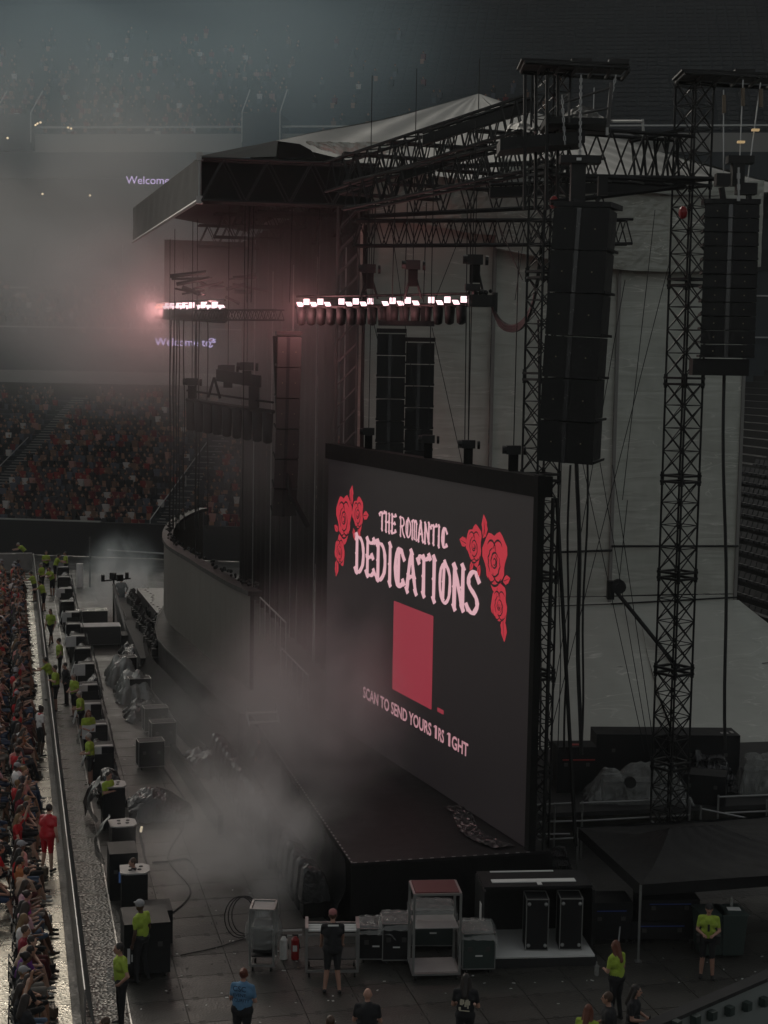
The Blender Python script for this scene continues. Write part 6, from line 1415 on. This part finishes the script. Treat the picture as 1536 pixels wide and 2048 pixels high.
m.box((-.163, 0, 1.10), (.006, .2, .018)); m.box((-.163, -.06, 1.31), (.006, .04, .03)); m.box((-.163, .06, 1.31), (.006, .04, .03)); m.build('shirt_print', M['print'], o)
o = person('b_cap', stand_at(664, 1985), 95, 'worker in black with pink cap and white collar stripe leaning over the tube cart', 1.03)
MB().box((-.10, 0, 1.47), (.02, .22, .03)).build('collar_stripe', M['white'], o)
person('b_bend', onz(556, 1560, DZ * .0 + .1), 200, 'dark clothed worker bending over the wrapped monitors in the smoke', 1.0)
o = person('g_woman', stand_at(1413, 1955), -100, 'woman in yellow-green polo and black shorts facing the camera before the bins', .97)
MB().box((.15, 0, 1.22), (.03, .05, .16)).build('microphone', M['rubber'], o); m = MB(); m.box((.0, .22, .92), (.18, .1, .2)); m.box((.02, -.22, .92), (.14, .08, .16)); m.build('hip_bag', M['rubber'], o)
person('g_long', by_head(1236, 1888, 1.66), 130, 'woman with long auburn hair and yellow-green polo right of the open crate', .97)
person('b_man', by_head(1222, 1988, 1.74), 165, 'man in black shirt with short brown hair, cut by the bottom edge')
o = person('b_print', by_head(1266, 1974, 1.68), -20, 'woman in black shirt with long dark hair holding a phone, lower right', .98)
MB().box((.36, -.05, 1.12), (.02, .07, .14)).build('phone', M['rubber'], o)
person('g_long', by_head(1175, 2018, 1.62), 60, 'auburn head showing at the bottom edge left of the man in black', .95)
person('b_man', by_head(662, 2036, 1.7), 100, 'dark head just showing at the bottom edge below the tube cart', .97)
o = person('b_man', by_head(216, 2038, 1.6), 170, 'head and orange shoulder strap at the bottom edge beside the barrier', .92)
tag(MB().box((.05, .0, 1.45), (.2, .34, .04)).build('orange_strap', mat('orange', (.8, .15, .03), .6), o))
far_g = [('lean', 52, 1132, 200, 'far guard in yellow-green leaning over the far end of the barrier', 1), ('g_cross', 92, 1158, -60, 'yellow-green guard by the far barrier, left of the far group', 1), ('g_rail', 110, 1164, 20, 'yellow-green guard bending in the middle of the far group', 1), ('g_cross', 132, 1160, 200, 'yellow-green guard rightmost of the far group, above the farthest speaker box', 1),
    ('g_clasp', 84, 1186, 160, 'yellow-green guard just below the far group', 1), ('g_rail', 105, 1193, 230, 'yellow-green guard stooping beside the fifteenth speaker box', 1), ('g_rail', 70, 1204, 175, 'yellow-green guard holding the rail, farthest along it', 1), ('g_rail', 88, 1224, 175, 'yellow-green guard with hand on the rail, second farthest', 1),
    ('g_walk', 101, 1290, 250, 'yellow-green guard in black shorts walking mid-aisle', 1), ('g_dark', 120, 1358, 190, 'bald-looking yellow-green guard with back to the boxes', 1), ('g_rail', 102, 1400, 170, 'yellow-green guard with dark hair stooping over the rail', 1), ('g_cross', 112, 1422, 200, 'yellow-green guard with folded arms and black shorts, middle of the barrier', 1.02),
    ('dark', 133, 1412, 210, 'dark clothed attendant between the guards in the middle of the barrier', .98), ('g_clasp', 150, 1436, 230, 'yellow-green guard leaning at the seventh speaker box', .97)]
for (bd_, x, y, fc, lab, h) in far_g: person(bd_, stand_at(x, y), fc, lab, h, group=None)
for (bd_, x, y, fc, lab) in (('g_clasp', 162, 1392, 200, 'yellow-green guard seen over the sixth speaker box'), ('g_long', 176, 1430, 300, 'yellow-green guard with blond-looking hair beside the fifth speaker box'), ('g_clasp', 181, 1478, 190, 'yellow-green guard bending at the fourth speaker box'), ('g_cross', 215, 1556, 330, 'guard showing only head and shoulders behind the third speaker box')):
    person(bd_, by_head(x, y, 1.5), fc, lab, .95)
person('b_man', by_head(270, 1722, 1.45), 200, 'face peeking over the lid of the nearest speaker box', .86)
person('dark', onz(242, 1226, .02), -60, 'dark silhouette of a tall worker standing in the steam', 1.12)
person('red', stand_at(95, 1742), 70, 'man in loose shiny red shirt and shorts standing in the aisle', 1.02)
o = person('whiteman', stand_at(81, 1512), 40, 'man in white shirt with red neckerchief and black shorts in the aisle', 1.0)
MB().ball((.0, 0, 1.45), (.10, .12, .05), 8, 5).build('neckerchief', M['redcloth'], o)
# --- seated crowd along the barrier
cols = [((.012, .012, .014), 'black', 22), ((.45, .015, .02), 'red', 22), ((.18, .012, .025), 'maroon', 12), ((.72, .70, .67), 'white', 13), ((.62, .28, .25), 'salmon', 9), ((.42, .30, .22), 'beige', 6), ((.06, .08, .13), 'slate blue', 6), ((.55, .32, .36), 'pink', 5), ((.05, .05, .055), 'charcoal', 8), ((.14, .03, .22), 'purple', 2), ((.35, .12, .04), 'rust', 4)]
bag_c = [c for c in cols for _ in range(c[2])]
chair = thing('folding_chair', 'black folding chair under a seated concertgoer', 'chair', (0, 0, 0), 0, 'folding chairs of the seated crowd')
m = MB(); m.box((.02, 0, .44), (.40, .42, .03)); m.build('seat', M['rubber'], chair); m = MB(); m.box((-.2, 0, .68), (.03, .42, .22)); m.build('backrest', M['rubber'], chair)
lg = MB(); lg.beam((.2, 0, .01), (-.2, 0, .8), .013, 5); lg.beam((-.2, 0, .01), (.15, 0, .44), .013, 5); lme = lg.mesh('leg', M['rubber'])
for s in (-.2, .2): link('leg', lme, chair, loc=(0, s, .0))
cnt = 0; nch = 0; first = True; used_lab = {}
posw = ['by the rail', 'one seat in', 'two seats in', 'three seats in']
seats = []
for row in range(4):
    a0 = (-7.62, -8.42, -9.22, -10.02)[row]; j = 0; b = -5.6
    while b < 60:
        if not (row == 0 and (5.0 < b < 6.5 or 17.2 < b < 18.4)): seats.append((row, a0 + random.uniform(-.07, .07), b + random.uniform(-.05, .05)))
        b += .56
def vis(a, b):
    p = W(a, b, 1.0) - EYE; return 768 + FPX * p.dot(c_right) / p.dot(fwd)
seats = [s for s in seats if vis(s[1], s[2]) > -25 and random.random() < .96]
seats.sort(key=lambda s: s[2])
n_ = ['zero'] 
rowc = [0, 0, 0, 0]; stuff_sp = []
for (row, a, b) in seats:
    rowc[row] += 1
    if cnt >= 296: stuff_sp.append((W(a, b, .06), ANG + random.uniform(-.3, .3), 1.0)); continue
    c, cn, _ = random.choice(bag_c); vi = random.randrange(len(variants)); arms, hair, legs = variants[vi]
    if row == 0 and b < -1.0 and rowc[0] < 6: c, cn = ((.012, .012, .014), 'black')
    if row == 0 and .4 < b < 1.0: c, cn = (.30, .02, .22), 'magenta'
    jit = random.uniform(1.0, 1.35); c = tuple(min(1, v * jit) for v in c)
    lab = 'seated person in %s top, %s, %s, %s from the bottom' % (cn, {'long': 'long hair', 'short': 'short hair', 'pony': 'ponytail', 'bun': 'hair bun'}[hair], posw[row], ordinal(rowc[row])); clab = 'black folding chair under the %s person from the bottom, %s' % (ordinal(rowc[row]), posw[row])
    face = ANG * 180 / math.pi + random.gauss(0, 24)
    o = person('sit%d' % vi, W(a, b, .045), face, lab, random.uniform(.93, 1.05), c, 'seated crowd along the barrier'); cnt += 1
    if b < 45:
        if first: chair.location = W(a, b, .03); chair.rotation_euler = (0, 0, ANG); first = False; chair['label'] = clab
        else: copy_tree(chair, W(a, b, .03), ANG, clab)
if stuff_sp: tag(crowd_mass('seated_crowd', stuff_sp, None), 'last seated people at the far end of the barrier rows', 'crowd', kind='stuff')
# bags on the floor in front
for k in range(14):
    b = -4 + k * 3.1 + random.uniform(-.5, .5); m = MB(); m.box((0, 0, .11), (.22, .12, .2)); t = thing('handbag', 'small %s handbag on the aisle plates at the feet of the crowd, %s from below' % (['tan', 'black', 'white'][k % 3], ordn[k]), 'bag', W(-7.0, b, .03), random.uniform(0, 3))
    m.build('bag_body', M[['wood', 'rubber', 'towel'][k % 3]], t); m = MB(); m.tube([(-.08, 0, .2), (-.05, 0, .3), (.05, 0, .3), (.08, 0, .2)], .01, 4); m.build('bag_strap', M['rubber'], t)

# litter and tape scraps on the floor: nobody could count them
m = MB()
for k in range(260):
    a, b = random.uniform(-6.3, 9), random.uniform(-8.5, 0) if random.random() < .6 else random.uniform(-8, 30)
    if a > -1.2 and b > -.5: a = random.uniform(-6.3, -1.4)
    m.mi = random.choice((0, 0, 0, 1, 2)); m.box(W(a, b, .016), (random.uniform(.02, .09), random.uniform(.015, .05), .004), random.uniform(0, 3))
tag(m.build('litter', [M['towel'], M['rubber'], M['wood']]), 'scraps of tape and paper scattered on the floor panels', 'litter', kind='stuff')
for k, (P, r_) in enumerate((([(-4.2, 1.6), (-3.4, 3.4), (-3.7, 6.2), (-2.9, 9.5), (-3.3, 13)], .022), ([(-4.1, -.8), (-2.9, -.3), (-1.6, .9), (-1.2, 3.4)], .014))):
    m = MB(); m.tube([W(a, b, .03) for a, b in cat(P, 7)], r_, 5); tag(m.build('floor_cable', M['rubber']), ['cable winding along the boxes up the pit aisle', 'cable running from the big road case into the smoke'][k], 'cable')
# ================================================================== SMOKE AND AIR
def smoke(label, c, rad, dens, nscale=1.2, col_=(.9, .9, .88), aniso=.2, thresh=.38, seed=0.0, soft=1.0, name='smoke'):
    m = bpy.data.materials.new('smoke'); m.use_nodes = True; t = m.node_tree; N, L = t.nodes, t.links; N.clear()
    out = N.new('ShaderNodeOutputMaterial'); pv = N.new('ShaderNodeVolumeScatter'); pv.inputs['Color'].default_value = tuple(col_) + (1,); pv.inputs['Anisotropy'].default_value = aniso
    tc = N.new('ShaderNodeTexCoord'); ln_ = N.new('ShaderNodeVectorMath'); ln_.operation = 'LENGTH'; L.new(tc.outputs['Object'], ln_.inputs[0])
    mr = N.new('ShaderNodeMapRange'); mr.interpolation_type = 'SMOOTHERSTEP'; mr.inputs['From Min'].default_value = 1.0; mr.inputs['From Max'].default_value = .05; L.new(ln_.outputs['Value'], mr.inputs['Value'])
    mp = N.new('ShaderNodeMapping'); mp.inputs['Location'].default_value = (seed, seed * 1.7, seed * .6); L.new(tc.outputs['Object'], mp.inputs[0])
    n = N.new('ShaderNodeTexNoise'); n.inputs['Scale'].default_value = nscale; n.inputs['Detail'].default_value = 3; n.inputs['Roughness'].default_value = .55; n.inputs['Distortion'].default_value = .4; L.new(mp.outputs[0], n.inputs['Vector'])
    m2 = N.new('ShaderNodeMapRange'); m2.inputs['From Min'].default_value = thresh; m2.inputs['From Max'].default_value = thresh + .3; L.new(n.outputs['Fac'], m2.inputs['Value'])
    a = N.new('ShaderNodeMath'); a.operation = 'MULTIPLY'; L.new(mr.outputs[0], a.inputs[0]); L.new(m2.outputs[0], a.inputs[1])
    b = N.new('ShaderNodeMath'); b.operation = 'MULTIPLY'; b.inputs[1].default_value = dens; L.new(a.outputs[0], b.inputs[0]); L.new(b.outputs[0], pv.inputs['Density']); L.new(pv.outputs[0], out.inputs['Volume'])
    bm = bmesh.new(); bmesh.ops.create_icosphere(bm, subdivisions=3, radius=1.0); me = bpy.data.meshes.new(name); bm.to_mesh(me); bm.free(); me.materials.append(m)
    o = bpy.data.objects.new(name, me); col.objects.link(o); o.location = c; o.scale = rad; tag(o, label, 'smoke', kind='stuff'); return o
smoke('broad grey smoke drifting before the far stand', atY(110, 470, 86), (15, 17, 13), .10, 1.3, (.88, .92, .92), seed=1.0, thresh=.28)
smoke('high thin smoke before the upper tier', atY(330, 120, 90), (24, 16, 12), .040, 1.2, (.60, .84, .98), seed=4.0, thresh=.25)
smoke('smoke lit pink by the far light pod', atY(300, 640, 74), (9, 13, 6.5), .11, 1.8, seed=7.0, thresh=.26, aniso=.1)
smoke('dim smoke inside the stage opening', atY(560, 720, 55.5), (6.8, 9, 8.5), .10, 1.5, (.95, .85, .85), seed=9.0, thresh=.28)
smoke('grey puff of stage smoke rolling over the pit', atY(500, 1685, 38.4), (4.0, 3.6, 3.3), .85, 2.1, seed=2.0, thresh=.36)
smoke('wisps of smoke before the lower left of the video screen', atY(635, 1440, 44.5), (4.4, 6.0, 5.6), .34, 1.8, (.95, .85, .86), seed=5.0, thresh=.32)
smoke('white steam rising at the far left end of the stage', atY(240, 1175, 83), (2.8, 6, 3.8), .65, 2.2, (.8, .92, .95), seed=6.0, thresh=.38)
smoke('low smoke lying in the pit before the curved banner', atY(420, 1480, 52), (4.5, 8, 3.6), .16, 2.2, seed=8.0, thresh=.30)
hz = bpy.data.materials.new('haze'); hz.use_nodes = True; t = hz.node_tree; t.nodes.clear(); out = t.nodes.new('ShaderNodeOutputMaterial'); pv = t.nodes.new('ShaderNodeVolumePrincipled'); pv.inputs['Color'].default_value = (.82, .88, .9, 1); pv.inputs['Density'].default_value = HAZE; pv.inputs['Anisotropy'].default_value = .2
t.links.new(pv.outputs[0], out.inputs['Volume'])
m = MB(); m.box((30, 92, 31.5), (440, 256, 66)); hb = m.build('haze', hz); hb.location = (0, 0, 0); tag(hb, kind='stuff')
